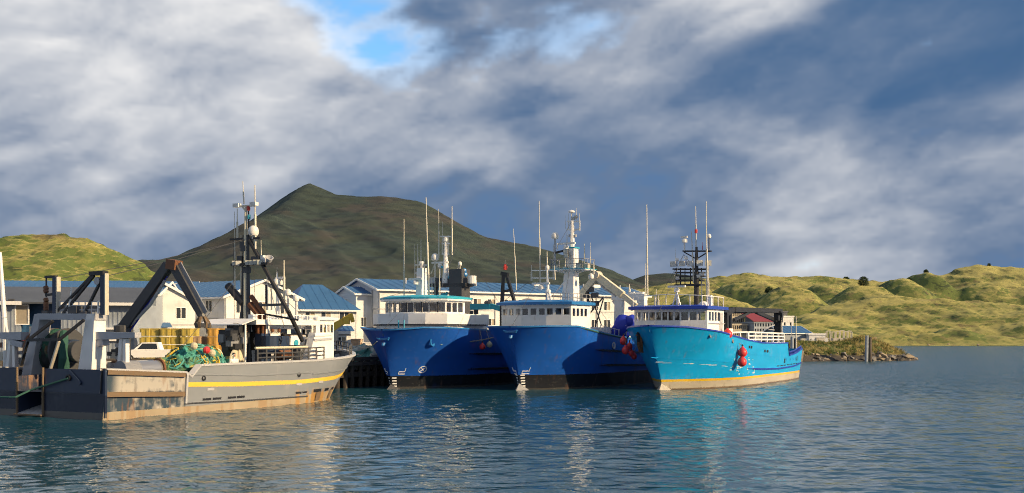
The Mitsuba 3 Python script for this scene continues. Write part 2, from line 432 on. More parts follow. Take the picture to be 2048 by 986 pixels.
# rolling dunes of grass on the far side of the channel: (x pixel, crest pixel, distance, half width m, half depth m)
MOUNDS = [(1843, 545, 700, 20, 42), (1795, 565, 670, 30, 45), (1965, 547, 800, 50, 60), (1490, 562, 690, 34, 55), (1420, 578, 640, 30, 50), (1560, 580, 640, 32, 50), (1640, 574, 690, 30, 45), (1725, 578, 640, 30, 40), (1775, 590, 610, 24, 32), (1960, 566, 680, 34, 40), (2060, 570, 670, 38, 45),
          (1700, 612, 545, 26, 40), (1765, 603, 545, 28, 42), (1835, 605, 540, 26, 42), (1910, 607, 535, 30, 42), (1990, 611, 525, 28, 42), (2070, 620, 510, 30, 40), (2140, 618, 510, 40, 40), (1640, 632, 530, 24, 40),
          (1905, 649, 472, 14, 16), (1862, 662, 463, 11, 11), (1985, 663, 467, 15, 14), (1790, 668, 462, 14, 12), (2040, 668, 460, 12, 12), (1560, 650, 480, 30, 30), (1480, 640, 500, 30, 40), (2250, 630, 500, 50, 40)]
bx, bz = profile([(1180, 600), (1300, 579), (1345, 572), (1410, 565), (1450, 561), (1490, 553), (1530, 554), (1570, 556), (1640, 559), (1690, 563), (1730, 568), (1765, 569), (1800, 562), (1850, 560), (1885, 553), (1910, 545), (1960, 541), (2048, 540), (2170, 536), (2400, 545)], 790.0)


def dunes(X, Y):
    acc = np.zeros_like(X)
    wx = X + 9 * n3(X, Y, 40, 3, 5)
    wy = Y + 14 * n3(X, Y, 50, 3, 6)
    for px, py, D, sx, sy in MOUNDS:
        c = P(px, py, D)
        d2 = ((wx - c[0]) / sx) ** 2 + ((wy - c[1]) / sy) ** 2
        hgt = (c[2] - 1.0) * np.exp(-0.75 * d2 ** 1.15)
        acc += np.maximum(hgt, 0) ** 12
    tb = (790.0 - wy) / 170.0
    ridge = np.interp(X + 10 * n3(X, Y, 60, 2, 15) * np.clip(tb * 4, 0, 1), bx, bz)
    acc += np.maximum(ridge * np.clip(1 - np.abs(tb), 0, 1) ** 0.9, 0) ** 12
    z = acc ** (1 / 12.0)
    shore = 443 + 6 * n3(X, 0 * X, 30, 3, 2)
    ramp = np.clip((Y - shore) / 22, 0, 1)
    ramp = ramp * ramp * (3 - 2 * ramp)
    rough = 2.0 * n3(X, Y, 5.0, 3, 12) + 4.0 * n3(X, Y, 22, 3, 13) + 17 * (0.1 - np.abs(n3(X, Y, 64, 4, 19)))
    return np.where(Y < shore, -1.5, 0) + ramp * (z + 1.2 + rough) + 0.35 * np.clip((Y - shore) / 3, 0, 1) * (ramp < 0.3)


mb = MB().grid(heights(np.linspace(20, 460, 340), np.concatenate([np.arange(430, 560, 1.5), np.arange(560, 960, 2.2)]), dunes))
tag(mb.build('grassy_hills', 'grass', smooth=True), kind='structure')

# the steep grassy hill behind the sheds
hx, hz = profile([(-400, 520), (-250, 490), (-120, 476), (0, 475), (60, 472), (130, 474), (168, 477), (200, 493), (240, 513), (280, 531), (305, 545), (330, 565), (380, 600), (470, 660), (560, 680)], 260.0)


def knoll(X, Y):
    t = (260 - Y) / 62.0
    r = np.interp(X + 3 * n3(X, Y, 14, 3, 2), hx, hz)
    f = np.clip(1 - np.maximum(t, 0) ** 1.4, 0, 1) * np.clip(1 - np.maximum(-t, 0) * 0.7, 0, 1)
    return np.maximum(r * f + (2.2 * n3(X, Y, 2.4, 3, 4) + 3.4 * n3(X, Y, 9, 3, 5)) * np.clip(f * 3, 0, 1), 1.0)


mb = MB().grid(heights(np.arange(-190, -55, 0.7), np.concatenate([np.arange(190, 268, 0.8), np.arange(269, 340, 4)]), knoll))
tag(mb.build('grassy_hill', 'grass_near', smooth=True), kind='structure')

# town ground behind the quay
GZ = 1.65


def gravel(p, n, uv):
    a = fbm(p.x / 3, p.y / 3, 0.0, 4)
    return mix(mi.Color3f(0.10, 0.095, 0.085), mi.Color3f(0.19, 0.175, 0.15), smoothstep(0.35, 0.65, a))


mat('gravel', mikit.proc(gravel), 0.95)
poly = [(-420, 88), (-8, 92), (5, 106), (30, 150), (44, 168), (52, 190), (58, 235), (80, 300), (92, 380), (100, 452), (330, 520), (900, 1000), (900, 1300), (-900, 1300), (-900, 88)]
from shapely.geometry import Polygon
gm = trimesh.creation.extrude_polygon(Polygon(poly), GZ + 2.5, engine='earcut')
gm.apply_translation([0, 0, -2.5])
mb = MB().add(gm.vertices, gm.faces)
tag(mb.build('ground', 'gravel'), kind='structure')

# the spit with rock armour
SP = np.array([(42, 171), (50, 174.5), (58, 176), (64, 178), (67.5, 183), (65, 190), (60, 200), (54, 212), (46, 214), (36, 190)], float)


def sdf(X, Y, poly):
    d = np.full(X.shape, 1e9)
    ins = np.zeros(X.shape, bool)
    for a, b in zip(poly, np.roll(poly, -1, 0)):
        e = b - a
        t = np.clip(((X - a[0]) * e[0] + (Y - a[1]) * e[1]) / (e @ e), 0, 1)
        d = np.minimum(d, np.hypot(X - a[0] - t * e[0], Y - a[1] - t * e[1]))
        c = (a[1] > Y) != (b[1] > Y)
        ins ^= c & (X < (b[0] - a[0]) * (Y - a[1]) / (b[1] - a[1] + 1e-12) + a[0])
    return np.where(ins, d, -d)


def spit(X, Y):
    s = sdf(X + 1.2 * n3(X, Y, 3, 3, 8), Y + 1.2 * n3(X, Y, 3, 3, 9), SP)
    top = 2.35 + 1.25 * np.exp(-((X - 60.5) / 3.4) ** 2) + 1.2 * n3(X, Y, 8, 3, 1)
    z = np.clip(s * 0.55 + 0.1, -1.5, 5)
    return np.minimum(z, top + 0.06 * z) + 0.55 * n3(X, Y, 0.9, 3, 2) * np.clip(s, 0, 1)


def spit_col(p, n, uv):
    a = fbm(p.x / 2.2, p.y / 2.2, p.z, 4)
    b = fbm(p.x * 1.6, p.y * 1.6, p.z * 1.6, 3)
    g = mix(mi.Color3f(0.060, 0.085, 0.022), mi.Color3f(0.20, 0.165, 0.06), smoothstep(0.42, 0.6, 0.5 * a + 0.5 * b))
    return mix(mi.Color3f(0.05, 0.045, 0.04) * (0.6 + 0.9 * b), g, smoothstep(0.8, 1.3, p.z + 1.1 * (a - 0.5)))


mat('spit_soil', mikit.proc(spit_col), 0.95)
mb = MB().grid(heights(np.arange(33, 71, 0.3), np.arange(167, 217, 0.4), spit))
tag(mb.build('spit', 'spit_soil', smooth=True), kind='structure')
for nm, c in (('rock_grey', (0.20, 0.19, 0.175)), ('rock_dark', (0.07, 0.068, 0.066)), ('rock_tan', (0.30, 0.25, 0.18))):
    worn(nm, c, (0.05, 0.05, 0.03), 0.9, 0.6, 2.0)
shore_pts = np.vstack([SP[:6]])
seg = np.linalg.norm(np.diff(shore_pts, axis=0), axis=1)
cum = np.concatenate([[0], np.cumsum(seg)])
for i in range(150):
    t = rng.random() * cum[-1]
    q = np.array([np.interp(t, cum, shore_pts[:, 0]), np.interp(t, cum, shore_pts[:, 1])])
    inn = rng.random() ** 1.5 * 2.0
    q = q + np.array([-0.35, 0.94]) * inn
    r = (0.16 + 0.42 * rng.random() ** 2.6) * (1.2 if q[0] > 53 else 0.8)
    hull_ = trimesh.convex.convex_hull(rng.normal(size=(14, 3)) * [1, 1, 1])
    V = hull_.vertices / np.abs(hull_.vertices).max() * 1.3 * r * np.array([1.2, 1.0, 0.75])
    rot = rng.random() * 6.28
    V = np.stack([V[:, 0] * math.cos(rot) - V[:, 1] * math.sin(rot), V[:, 0] * math.sin(rot) + V[:, 1] * math.cos(rot), V[:, 2]], 1)
    z = float(spit(np.array([[q[0]]]), np.array([[q[1]]]))[0, 0])
    MB().add(V + [q[0], q[1], max(z, 0.05) + 0.1 * r], hull_.faces).build('rock', ['rock_grey', 'rock_dark', 'rock_tan'][int(rng.integers(0, 3))], 'spit')


# leaf-blade clumps: one mesh of crossed, tapering blades
def tufts(pts, hgt, spread, rng_, blades=9):
    V, Fc = [], []
    n = 0
    for q in pts:
        for _ in range(blades):
            a = rng_.random() * 6.28
            b = q + np.array([math.cos(a), math.sin(a), 0]) * rng_.random() * spread * 0.6
            h = hgt * (0.6 + 0.7 * rng_.random())
            lean = np.array([math.cos(a), math.sin(a), 0]) * spread * (0.3 + rng_.random())
            wv_ = np.array([-math.sin(a), math.cos(a), 0]) * 0.05 * hgt
            V += [b - wv_, b + wv_, b + lean * 0.45 + [0, 0, h * 0.75] + wv_ * 0.7, b + lean * 0.45 + [0, 0, h * 0.75] - wv_ * 0.7, b + lean + [0, 0, h]]
            Fc += [[n, n + 1, n + 2], [n, n + 2, n + 3], [n + 3, n + 2, n + 4]]
            n += 5
    return np.array(V), np.array(Fc)


mat('blade_straw', (0.31, 0.25, 0.09), 0.8)
mat('blade_green', (0.10, 0.14, 0.03), 0.8)
for nm, frac, seed in (('blade_straw', 0.5, 1), ('blade_green', 0.5, 2)):
    r2 = np.random.default_rng(seed)
    pts = []
    while len(pts) < 2600 * frac:
        x, y = r2.uniform(42, 67), r2.uniform(171, 200)
        z = float(spit(np.array([[x]]), np.array([[y]]))[0, 0])
        keep = 1.0 if (nm == 'blade_straw') == (x > 57 + 3 * (r2.random() - 0.5)) else 0.35
        if z > 0.9 and r2.random() < keep:
            pts.append(np.array([x, y, z - 0.05]))
    v, f = tufts(pts, 0.5, 0.4, r2, 7)
    MB().add(v, f).build('beach_grass', nm, 'spit', kind='stuff')

# ------------------------------------------------------------------ boat kit


class Hull:
    def __init__(self, fr, L, B, rake, zb, sheer, lew=11.0, led=6.0, wr=0.93, taper=0.10, zmin=-1.0, et=0.74):
        self.et = et
        self.fr, self.L, self.B, self.rake, self.zb, self.lew, self.led, self.wr, self.taper, self.zmin = fr, L, B, rake, zb, lew, led, wr, taper, zmin
        self.ss, self.sz = np.array(sorted(sheer), float).T

    def sheer(self, s):
        return np.interp(s, self.ss, self.sz)

    def stem(self, v):
        z = self.zmin + v * (self.zb - self.zmin)
        return self.rake * np.sign(z) * (np.abs(z) / self.zb) ** 1.25

    def half(self, a, v, s):
        Le = self.lew + (self.led - self.lew) * v ** 1.3
        t = np.clip(a / Le, 0, 1)
        e = 0.95 + (self.et - 0.95) * v ** 1.5
        g = np.maximum(1 - (1 - t) ** 2, 0) ** e
        k = np.clip((-s / self.L - 0.62) / 0.38, 0, 1)
        return self.B * (self.wr + (1 - self.wr) * v) * g * (1 - self.taper * k * k * (1.6 - 0.6 * v))

    def pt(self, s, z, side, off=0.0):
        """A point of the skin at (s, z) on the port (+1) or starboard (-1) side, off metres outside it."""
        s, z = np.asarray(s, float), np.asarray(z, float)
        v = np.clip((z - self.zmin) / (self.sheer(s) - self.zmin), 0, 1)

        def h(s_, v_):
            return self.half(np.maximum(self.stem(v_) - s_, 0), v_, s_)
        b = h(s, v)
        db = (h(s - 0.05, v) - b) / 0.05
        n = np.stack([np.clip(db, -20, 20), np.ones_like(b)], -1)
        n /= np.linalg.norm(n, axis=-1, keepdims=True)
        return np.stack([s + off * n[..., 0], side * (b + off * n[..., 1]), z], -1)

    def shell(self, name, m, parent, stations=None, rows=None, label=None):
        q = np.concatenate([np.linspace(0, 1, 26)[:-1] ** 1.8 * 0.55, np.linspace(0.55, 1, 12)])
        top = self.L + self.stem(1.0)
        for s in self.ss:
            q = np.append(q, (self.stem(1.0) - s) / top)
        q = np.unique(np.clip(q, 0, 1).round(5))
        v = np.array([0, 0.1, 0.17, 0.22, 0.28, 0.36, 0.45, 0.55, 0.65, 0.75, 0.84, 0.92, 1.0]) if rows is None else np.array(rows)
        V, Q = np.meshgrid(v, q)
        A = Q * (self.L + self.stem(V))
        S = self.stem(V) - A
        B = self.half(A, V, S)
        Z = self.zmin + V * (self.sheer(S) - self.zmin)
        self.grid_ = (S, B, Z)
        mb = MB()
        for side in (1, -1):
            mb.grid(np.stack([S, side * B, Z], -1))
        return mb.build(name, m, parent, self.fr, smooth=38, **({'label': label} if label else {}))

    def inside(self, parent, m_in, m_deck, m_cap, deck, cap='cap_rail', capw=0.2):
        S, B, Z = (g[:, -1] for g in self.grid_)
        dz = np.array([deck(s) for s in S])
        mb = MB()
        ins = np.maximum(B - 0.16, 0)
        lo = np.minimum(dz, Z - 0.05)
        lov = np.clip((lo - self.zmin) / (Z - self.zmin), 0, 1)
        inl = np.minimum(np.maximum(self.half(np.maximum(self.stem(lov) - (S - 0.1), 0), lov, S) - 0.16, 0), ins)
        for side in (1, -1):
            mb.grid(np.stack([np.stack([S - 0.1, side * ins, Z - 0.02], -1), np.stack([S - 0.1, side * inl, lo], -1)], 1))
        mb.build('bulwark', m_in, parent, self.fr)
        MB().grid(np.stack([np.stack([S - 0.1, inl + 0.03, lo], -1), np.stack([S - 0.1, -inl - 0.03, lo], -1)], 1)).build('deck', m_deck, parent, self.fr)
        mb = MB()
        for side in (1, -1):
            o, i_ = np.stack([S + 0.03, side * (B + 0.05), Z], -1), np.stack([S - capw * 0.7, side * np.maximum(B - capw, 0), Z], -1)
            up = np.array([0, 0, 0.07])
            mb.grid(np.stack([o - up * 0.6, o + up, i_ + up, i_ - up * 0.6], 1))
        mb.build(cap, m_cap, parent, self.fr)

    def transom(self, name, m, parent, gap=None, label=None):
        S, B, Z = (g[-1] for g in self.grid_)
        lo = gap or 0.0
        mb = MB()
        for side in (1, -1):
            mb.grid(np.stack([np.stack([S, side * B, Z], -1), np.stack([S, np.full_like(B, 0.0 if not gap else gap[side > 0]), Z], -1)], 1))
            if gap:
                mb.build(name, m, parent, self.fr, **({'label': label} if label else {}))
                mb = MB()
        if not gap:
            mb.build(name, m, parent, self.fr, smooth=30)

    def strip(self, name, m, parent, side, s, z, w, off=0.03, taper=False, label=None):
        """A raised band along the skin: centre heights z at stations s, width w."""
        s = np.asarray(s, float)
        ss = np.linspace(s[0], s[-1], 40)
        zz = np.interp(ss, s, z) if s[0] < s[-1] else np.interp(-ss, -s, z)
        ww = np.full_like(ss, w) if not taper else w * np.clip(np.minimum(np.linspace(0, 8, 40), 1), 0.15, 1)
        a0, a1 = self.pt(ss, zz - ww / 2, side, -0.02), self.pt(ss, zz - ww / 2, side, off)
        b1, b0 = self.pt(ss, zz + ww / 2, side, off), self.pt(ss, zz + ww / 2, side, -0.02)
        g = np.stack([a0, a1, b1, b0], 1)
        mb = MB().grid(g)
        mb.grid(np.stack([g[0][[0, 3]], g[0][[1, 2]]])).grid(np.stack([g[-1][[0, 3]], g[-1][[1, 2]]]))
        return mb.build(name, m, parent, self.fr, **({'label': label} if label else {}))

    def patch(self, mb, side, s0, s1, z0, z1, off=0.015, n=4):
        ss, zz = np.linspace(s0, s1, n), np.linspace(z0, z1, 3)
        S, Z = np.meshgrid(ss, zz)
        return mb.grid(self.pt(S, Z, side, off))


def panel(mb, a, b, z0, z1, holes, t=0.08, frm=None):
    """An upright wall from plan point a to b (outside on the right hand), with rectangular openings (x0, x1, z0, z1)."""
    a, b = np.asarray(a, float), np.asarray(b, float)
    L = np.linalg.norm(b - a)
    d = (b - a) / L
    n = np.array([d[1], -d[0]])

    def slab(x0, x1, q0, q1):
        if x1 - x0 < 1e-4 or q1 - q0 < 1e-4:
            return
        c = []
        for q in (q0, q1):
            for x, k in ((x0, 0), (x1, 0), (x1, -t), (x0, -t)):
                w = a + d * x + n * k
                c.append([w[0], w[1], q])
        mb.hexa(c)
    rows = sorted({(h[2], h[3]) for h in holes})
    z = z0
    for q0, q1 in rows:
        slab(0, L, z, q0)
        x = 0
        for h in sorted(h for h in holes if (h[2], h[3]) == (q0, q1)):
            slab(x, h[0], q0, q1)
            x = h[1]
        slab(x, L, q0, q1)
        z = q1
    slab(0, L, z, z1)


def pane(a, b, h, depth, mb=None, grow=0.015):
    a, b = np.asarray(a, float), np.asarray(b, float)
    d = (b - a) / np.linalg.norm(b - a)
    n = np.array([d[1], -d[0]])
    mb = mb or MB()
    q = []
    for x, z in ((h[0] - grow, h[2] - grow), (h[1] + grow, h[2] - grow), (h[1] + grow, h[3] + grow), (h[0] - grow, h[3] + grow)):
        w = a + d * x - n * depth
        q.append([w[0], w[1], z])
    return mb.add(q, [[0, 1, 2, 3]])


def even(L, n, m0, m1, gap):
    w = (L - m0 - m1 - gap * (n - 1)) / n
    return [(m0 + i * (w + gap), m0 + i * (w + gap) + w) for i in range(n)]


def house(parent, fr, poly, z0, z1, wins, m, name='wheelhouse', lining='cabin_lining', glass='glass', floor=None, label=None):
    """Walls on a counter-clockwise plan with window bands {edge: (n, m0, m1, zb, zt, gap)}; windows become sub-parts."""
    mb, panes = MB(), []
    n = len(poly)
    for i in range(n):
        a, b = np.array(poly[i], float), np.array(poly[(i + 1) % n], float)
        holes = []
        if i in wins:
            k, m0, m1, zb, zt, gap = wins[i]
            holes = [(x0, x1, zb, zt) for x0, x1 in even(np.linalg.norm(b - a), k, m0, m1, gap)]
        panel(mb, a, b, z0, z1, holes)
        panes += [(a, b, h) for h in holes]
    key = mb.build(name, m, parent, fr, **({'label': label} if label else {}))
    for a, b, h in panes:
        pane(a, b, h, 0.05).build('window', glass, key, fr)
    c = np.mean(np.array(poly), 0)
    inner = [c + (np.array(q) - c) * 0.93 for q in poly]
    zf = floor if floor is not None else z0 + 0.2
    MB().prism([[q[0], q[1], zf] for q in inner], [0, 0, 0.05]).build('cabin_floor', lining, key, fr)
    core = [c + (np.array(q) - c) * 0.5 for q in poly]
    MB().prism([[q[0], q[1], zf + 0.06] for q in core], [0, 0, z1 - zf - 0.1]).build('dark_core', lining, key, fr)  # solid block added inside to make the windows look dark
    return key


def roof_slab(parent, fr, poly, z, th, m, camber=0.0, name='roof', soffit=None, zs=None):
    c = np.mean(np.array(poly), 0)
    mb = MB()
    q = np.array(poly, float)
    n = len(q)
    ring = lambda f, z_: [[*(c + (p_ - c) * f), z_] for p_ in q]
    V = ring(1, z) + ring(1, z + th) + ring(0.75, z + th + camber * 0.7) + ring(0.02, z + th + camber) + ring(0.02, z)
    Fc = []
    for k in range(4):
        for j in range(n):
            Fc.append([k * n + j, k * n + (j + 1) % n, (k + 1) * n + (j + 1) % n, (k + 1) * n + j])
    for j in range(n):
        Fc.append([4 * n + j, 4 * n + (j + 1) % n, (j + 1) % n, j])
    mb.add(V, Fc)
    key = mb.build(name, m, parent, fr)
    if soffit:
        MB().prism([[*(c + (p_ - c) * 0.985), zs] for p_ in q], [0, 0, z - zs - 0.003]).build('roof_fascia', soffit, parent, fr)
    return key


def whip(parent, fr, base, top, r=0.035, m='whip_white', name='whip_antenna'):
    base, top = np.asarray(base), np.asarray(top)
    mid = base + (top - base) * 0.55
    mb = MB().tube([base, mid], r, 6)
    mb.tube([mid, top], [r * 0.6, r * 0.4], 5)
    return mb.build(name, m, parent, fr)


def dome(parent, fr, c, r, post=None, name='radome', m='dome_white', pm='light_steel'):
    c = np.asarray(c, float)
    mb = MB().lathe(c - [0, 0, r * 0.95], [0, 0, 1], [(0, 0.01), (0, r * 0.8), (r * 0.35, r * 0.98), (r * 0.95, r), (r * 1.45, r * 0.86), (r * 1.8, r * 0.5), (r * 1.95, 0.01)], 16)
    k = mb.build(name, m, parent, fr, smooth=40)
    if post is not None:
        MB().tube([post, c - [0, 0, r * 0.9]], r * 0.28, 6).build('post', pm, k, fr)
    return k


def scanner(parent, fr, c, length, ang=0.0, post=None, m='dome_white'):
    """A bar radar on its gearbox."""
    c = np.asarray(c, float)
    d = np.array([math.cos(ang), math.sin(ang), 0]) * length / 2
    mb = MB().bar(c - d, c + d, 0.16, 0.14)
    k = mb.build('radar_scanner', m, parent, fr)
    MB().lathe(c - [0, 0, 0.42], [0, 0, 1], [(0, 0.01), (0, 0.2), (0.22, 0.2), (0.33, 0.08), (0.36, 0.01)], 10).build('gearbox', m, k, fr)
    if post is not None:
        MB().tube([post, c - [0, 0, 0.4]], 0.06, 6).build('post', m, k, fr)
    return k


def lamp(parent, fr, c, w=0.45, name='floodlight', face=(1, 0), m='dark_steel'):
    """A deck floodlight: housing, lens and bracket."""
    c = np.asarray(c, float)
    f = np.array([face[0], face[1], -0.12])
    f /= np.linalg.norm(f)
    k = MB().bar(c - f * 0.14, c + f * 0.10, w * 0.7, w * 0.6, w, w * 0.85).build(name, m, parent, fr)
    MB().bar(c + f * 0.103, c + f * 0.12, w * 0.9, w * 0.75).build('lens', 'lamp_lens', k, fr)
    return k


def rail(parent, fr, pts, h, n_posts, bars=2, r=0.025, m='white_paint', name='railing', posts=None):
    """A guard rail along pts (deck points) with posts; posts are sub-parts."""
    pts = np.asarray(pts, float)
    d = np.concatenate([[0], np.cumsum(np.linalg.norm(np.diff(pts, axis=0), axis=1))])
    mb = MB()
    for b in range(bars):
        mb.tube(pts + [0, 0, h * (1 - b / bars)], r, 6)
    k = mb.build(name, m, parent, fr)
    for t in np.linspace(0, d[-1], n_posts):
        q = np.array([np.interp(t, d, pts[:, j]) for j in range(3)])
        MB().tube([q, q + [0, 0, h]], r * 1.1, 6).build('post', m, k, fr)
    return k


def rope(name, fr, pts, r, m, label, cat='mooring rope', sag=0.0, group=None):
    pts = np.asarray(pts, float)
    d = np.linspace(0, 1, len(pts))
    t = np.linspace(0, 1, 18)
    q = np.stack([np.interp(t, d, pts[:, j]) for j in range(3)], 1)
    q[:, 2] -= sag * 4 * t * (1 - t)
    k = MB().tube(q, r, 5).build(name, m, None, fr)
    return tag(k, label, cat, group)


def fender(label, fr, c, r=0.28, h=0.42, m='fender_red', top=None, group='inflatable fenders hung on the boats'):
    c = np.asarray(c, float)
    k = thing('fender', label, 'fender', group)
    MB().lathe(c - [0, 0, h], [0, 0, 1], [(0, 0.01), (0.04, r * 0.35), (h * 0.35, r * 0.8), (h * 0.8, r), (h * 1.3, r * 0.88), (h * 1.7, r * 0.5), (h * 1.95, r * 0.2), (h * 2.1, r * 0.16)], 14).build('float', m, k, fr, smooth=40)
    e = MB().lathe(c + [0, 0, h * 1.08], [0, 0, 1], [(0, 0.02), (0.02, r * 0.2), (0.12, r * 0.16), (0.14, 0.01)], 8).build('eye', 'black_steel', k, fr)
    if top is not None:
        MB().tube([c + [0, 0, h * 1.1], top], 0.02, 5).build('lanyard', 'rope_pale', k, fr)
    return k


def marks(h, parent, side_list, s0, z0, n, dz, m='white_paint'):
    """Draught figures up the stem, as small plates."""
    for i in range(n):
        mb = MB()
        z = z0 + i * dz
        for side in side_list:
            s = float(h.stem((z - h.zmin) / (h.zb - h.zmin))) - s0
            h.patch(mb, side, s, s - 0.22, z, z + 0.10, 0.02)
        mb.build('draught_mark', m, parent, h.fr)


def arc_mark(h, parent, side, s, z, sz, kind, m='white_paint'):
    mb = MB()

    def seg(p):
        p = np.array(p)
        ss, zz = s + (p[:, 0]) * sz * -1, z + p[:, 1] * sz
        mb.tube(h.pt(ss, zz, side, 0.02), 0.03, 4)
    if kind == 'thruster':
        t = np.linspace(0, 2 * np.pi, 17)
        seg(np.stack([np.cos(t) * 0.5, np.sin(t) * 0.5], 1))
        seg([(-0.35, -0.35), (0.35, 0.35)])
        seg([(-0.35, 0.35), (0.35, -0.35)])
    else:
        seg([(0.5, 0.9), (0.5, 0.15), (-0.4, 0.15), (-0.4, -0.15)])
        seg([(-0.4, -0.4), (0.7, -0.4)])
    return mb.build('bulb_mark' if kind != 'thruster' else 'thruster_mark', m, parent, h.fr)


def bulb(h, parent, m='grey_steel', tip=0.55, w=0.55):
    """The bulb under the stem just breaking the surface."""
    mb = MB().lathe([-2.2, 0, -0.55], [1, 0, 0.0], [(0, w), (1.2, w), (2.2, w * 0.95), (2.7, w * 0.75), (3.0, w * 0.4), (3.1, 0.01)], 14)
    mb.build('bulb', m, parent, h.fr, smooth=40)
    b = []
    for side in (1, -1):
        b.append(h.pt(np.array([-0.8]), np.array([0.02]), side, 0.02)[0])
    mb = MB().add([[0.62, 0, -0.02], [-0.35, 0.62, -0.02], [-0.35, -0.62, -0.02], [h.stem((tip - h.zmin) / (h.zb - h.zmin)) + 0.04, 0, tip], [-0.7, 0, -0.02]], [[0, 1, 3], [0, 3, 2], [1, 4, 3], [2, 3, 4]])
    mb.build('bulb_fairing', m, parent, h.fr)


HD = (-0.49, -0.872)


def windlass(fr, parent, c, m='dark_steel'):
    c = np.asarray(c, float)
    k = MB().lathe(c - [0, 0.5, 0], [0, 1, 0], [(0, 0.02), (0, 0.3), (0.12, 0.3), (0.12, 0.16), (0.88, 0.16), (0.88, 0.3), (1.0, 0.3), (1.0, 0.02)], 12).build('windlass', m, parent, fr)
    return k


def hawse_plate(h, parent, m, zc):
    """The stem-head bracket with its two arms that carries the anchor."""
    s = float(h.stem((zc - h.zmin) / (h.zb - h.zmin)))
    mb = MB()
    for side in (1, -1):
        mb.bar([s - 0.5, side * 0.22, zc - 0.02], [s + 0.16, side * 0.36, zc + 0.04], 0.22, 0.2, 0.14, 0.15)
        mb.tube([[s + 0.14, side * 0.36, zc + 0.04], [s + 0.15, side * 0.58, zc + 0.10]], 0.06, 6)
    mb.bar([s + 0.06, -0.46, zc + 0.02], [s + 0.06, 0.46, zc + 0.02], 0.16, 0.16)
    mb.lathe([s + 0.02, 0, zc - 0.25], [0.4, 0, -1], [(0, 0.01), (0, 0.16), (0.22, 0.14), (0.3, 0.01)], 10)
    mb.build('anchor', m, parent, h.fr)

# ------------------------------------------------------------------ cyan boat (nearest the open water)
worn('cyan_hull', (0.007, 0.32, 0.68), (0.36, 0.44, 0.45), 0.22, 0.16, 0.8, bottom=[(0.78, (0.62, 0.40, 0.03)), (0.60, (0.42, 0.38, 0.30)), (0.10, (0.16, 0.12, 0.08))], clearcoat=0.5, clearcoat_gloss=0.9, bump=HD, runs=0.35)
worn('scuff_glint', (0.50, 0.58, 0.60), (0.02, 0.30, 0.50), 0.5, 0.9, 2.0)  # pale tone for scratches and for painted sun glints
mat('bulb_tan', (0.38, 0.35, 0.29), 0.6)
C = Frame(11.14, 81.3, *HD)
cb = thing('fishing_boat', 'bright cyan fishing boat with white wheelhouse and yellow waterline stripe beside open water', 'fishing boat', 'fishing boats moored side by side')
ch = Hull(C, 27.25, 3.75, 2.7, 4.72, [(2.7, 4.72), (1.0, 4.66), (-0.6, 4.48), (-2.5, 4.30), (-5, 4.02), (-9, 3.66), (-13, 3.42), (-17, 3.38), (-20.8, 3.38), (-21.25, 2.25), (-24, 2.42), (-27.25, 2.82)], lew=11.5, led=6.4, taper=0.12, et=0.70)
ch.shell('hull', 'cyan_hull', cb)
ch.transom('transom', 'cyan_hull', cb)
ch.inside(cb, 'inner_blue', 'deck_paint', 'royal_trim', lambda s: float(ch.sheer(s)) - 0.4 if s > -5 else 1.55)
ch.strip('rub_rail', 'royal_trim', cb, 1, [-9.0, -13, -18, -24, -27.0], [1.42, 1.27, 1.18, 1.28, 1.50], 0.13, 0.09, taper=True)
ch.strip('weld_seam', 'cyan_hull', cb, 1, [-7, -12, -18, -21.2, -27], [2.75, 2.45, 2.22, 2.14, 2.30], 0.05, 0.03)
ch.strip('knuckle', 'cyan_hull', cb, 1, [2.2, -3, -8.5], [2.45, 2.15, 1.72], 0.05, 0.03)
ch.strip('knuckle', 'cyan_hull', cb, -1, [2.2, -3, -8.5], [2.45, 2.15, 1.72], 0.05, 0.03)
for s, z, w in ((-9.6, 3.0, 0.42), (-9.1, 3.02, 0.3), (-14.1, 2.62, 0.5), (-13.4, 2.65, 0.4)):
    ch.patch(MB(), 1, s, s - w, z, z + 0.2, 0.02).build('freeing_port', 'black_steel', cb, C)
for s in np.arange(-17.4, -25.5, -1.15):
    ch.patch(MB(), 1, s, s - 0.8, 1.36 + 0.012 * abs(s + 18), 1.44 + 0.012 * abs(s + 18), 0.02).build('scupper', 'black_steel', cb, C)
for s, z in ((-19.8, 1.62), (-24.6, 1.72)):
    ch.patch(MB(), 1, s, s - 0.35, z, z + 0.4, 0.02).build('freeing_port', 'black_steel', cb, C)
for s in (-20.4, -21.6, -22.8, -24.0):
    MB().add(ch.pt(np.array([s, s - 0.25, s - 0.12]), np.array([2.0, 2.0, 1.75]), 1, 0.02), [[0, 1, 2]]).build('load_mark', 'royal_trim', cb, C)
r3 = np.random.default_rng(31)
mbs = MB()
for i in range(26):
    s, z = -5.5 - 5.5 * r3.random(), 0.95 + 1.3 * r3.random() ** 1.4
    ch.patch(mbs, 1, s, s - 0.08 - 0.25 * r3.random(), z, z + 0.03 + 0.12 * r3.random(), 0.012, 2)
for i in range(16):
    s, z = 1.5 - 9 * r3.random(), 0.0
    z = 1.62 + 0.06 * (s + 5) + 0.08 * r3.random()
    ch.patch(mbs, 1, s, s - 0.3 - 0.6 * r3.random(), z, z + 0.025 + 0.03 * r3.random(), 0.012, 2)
mbs.build('scuffs_and_glints', 'scuff_glint', cb, C, kind='stuff')  # partly real scratches, partly painted glints cast up by the water
for s, z in ((-1.4, 4.02), (-5.0, 3.62)):
    q = ch.pt(np.array([s]), np.array([z]), 1, 0.0)[0]
    MB().lathe(q, [0, 1, 0.2], [(0, 0.17), (0.05, 0.17), (0.05, 0.10), (0.02, 0.09), (0.02, 0.01)], 12).build('fairlead', 'grey_steel', cb, C)
bulb(ch, cb, 'bulb_tan', 0.5)
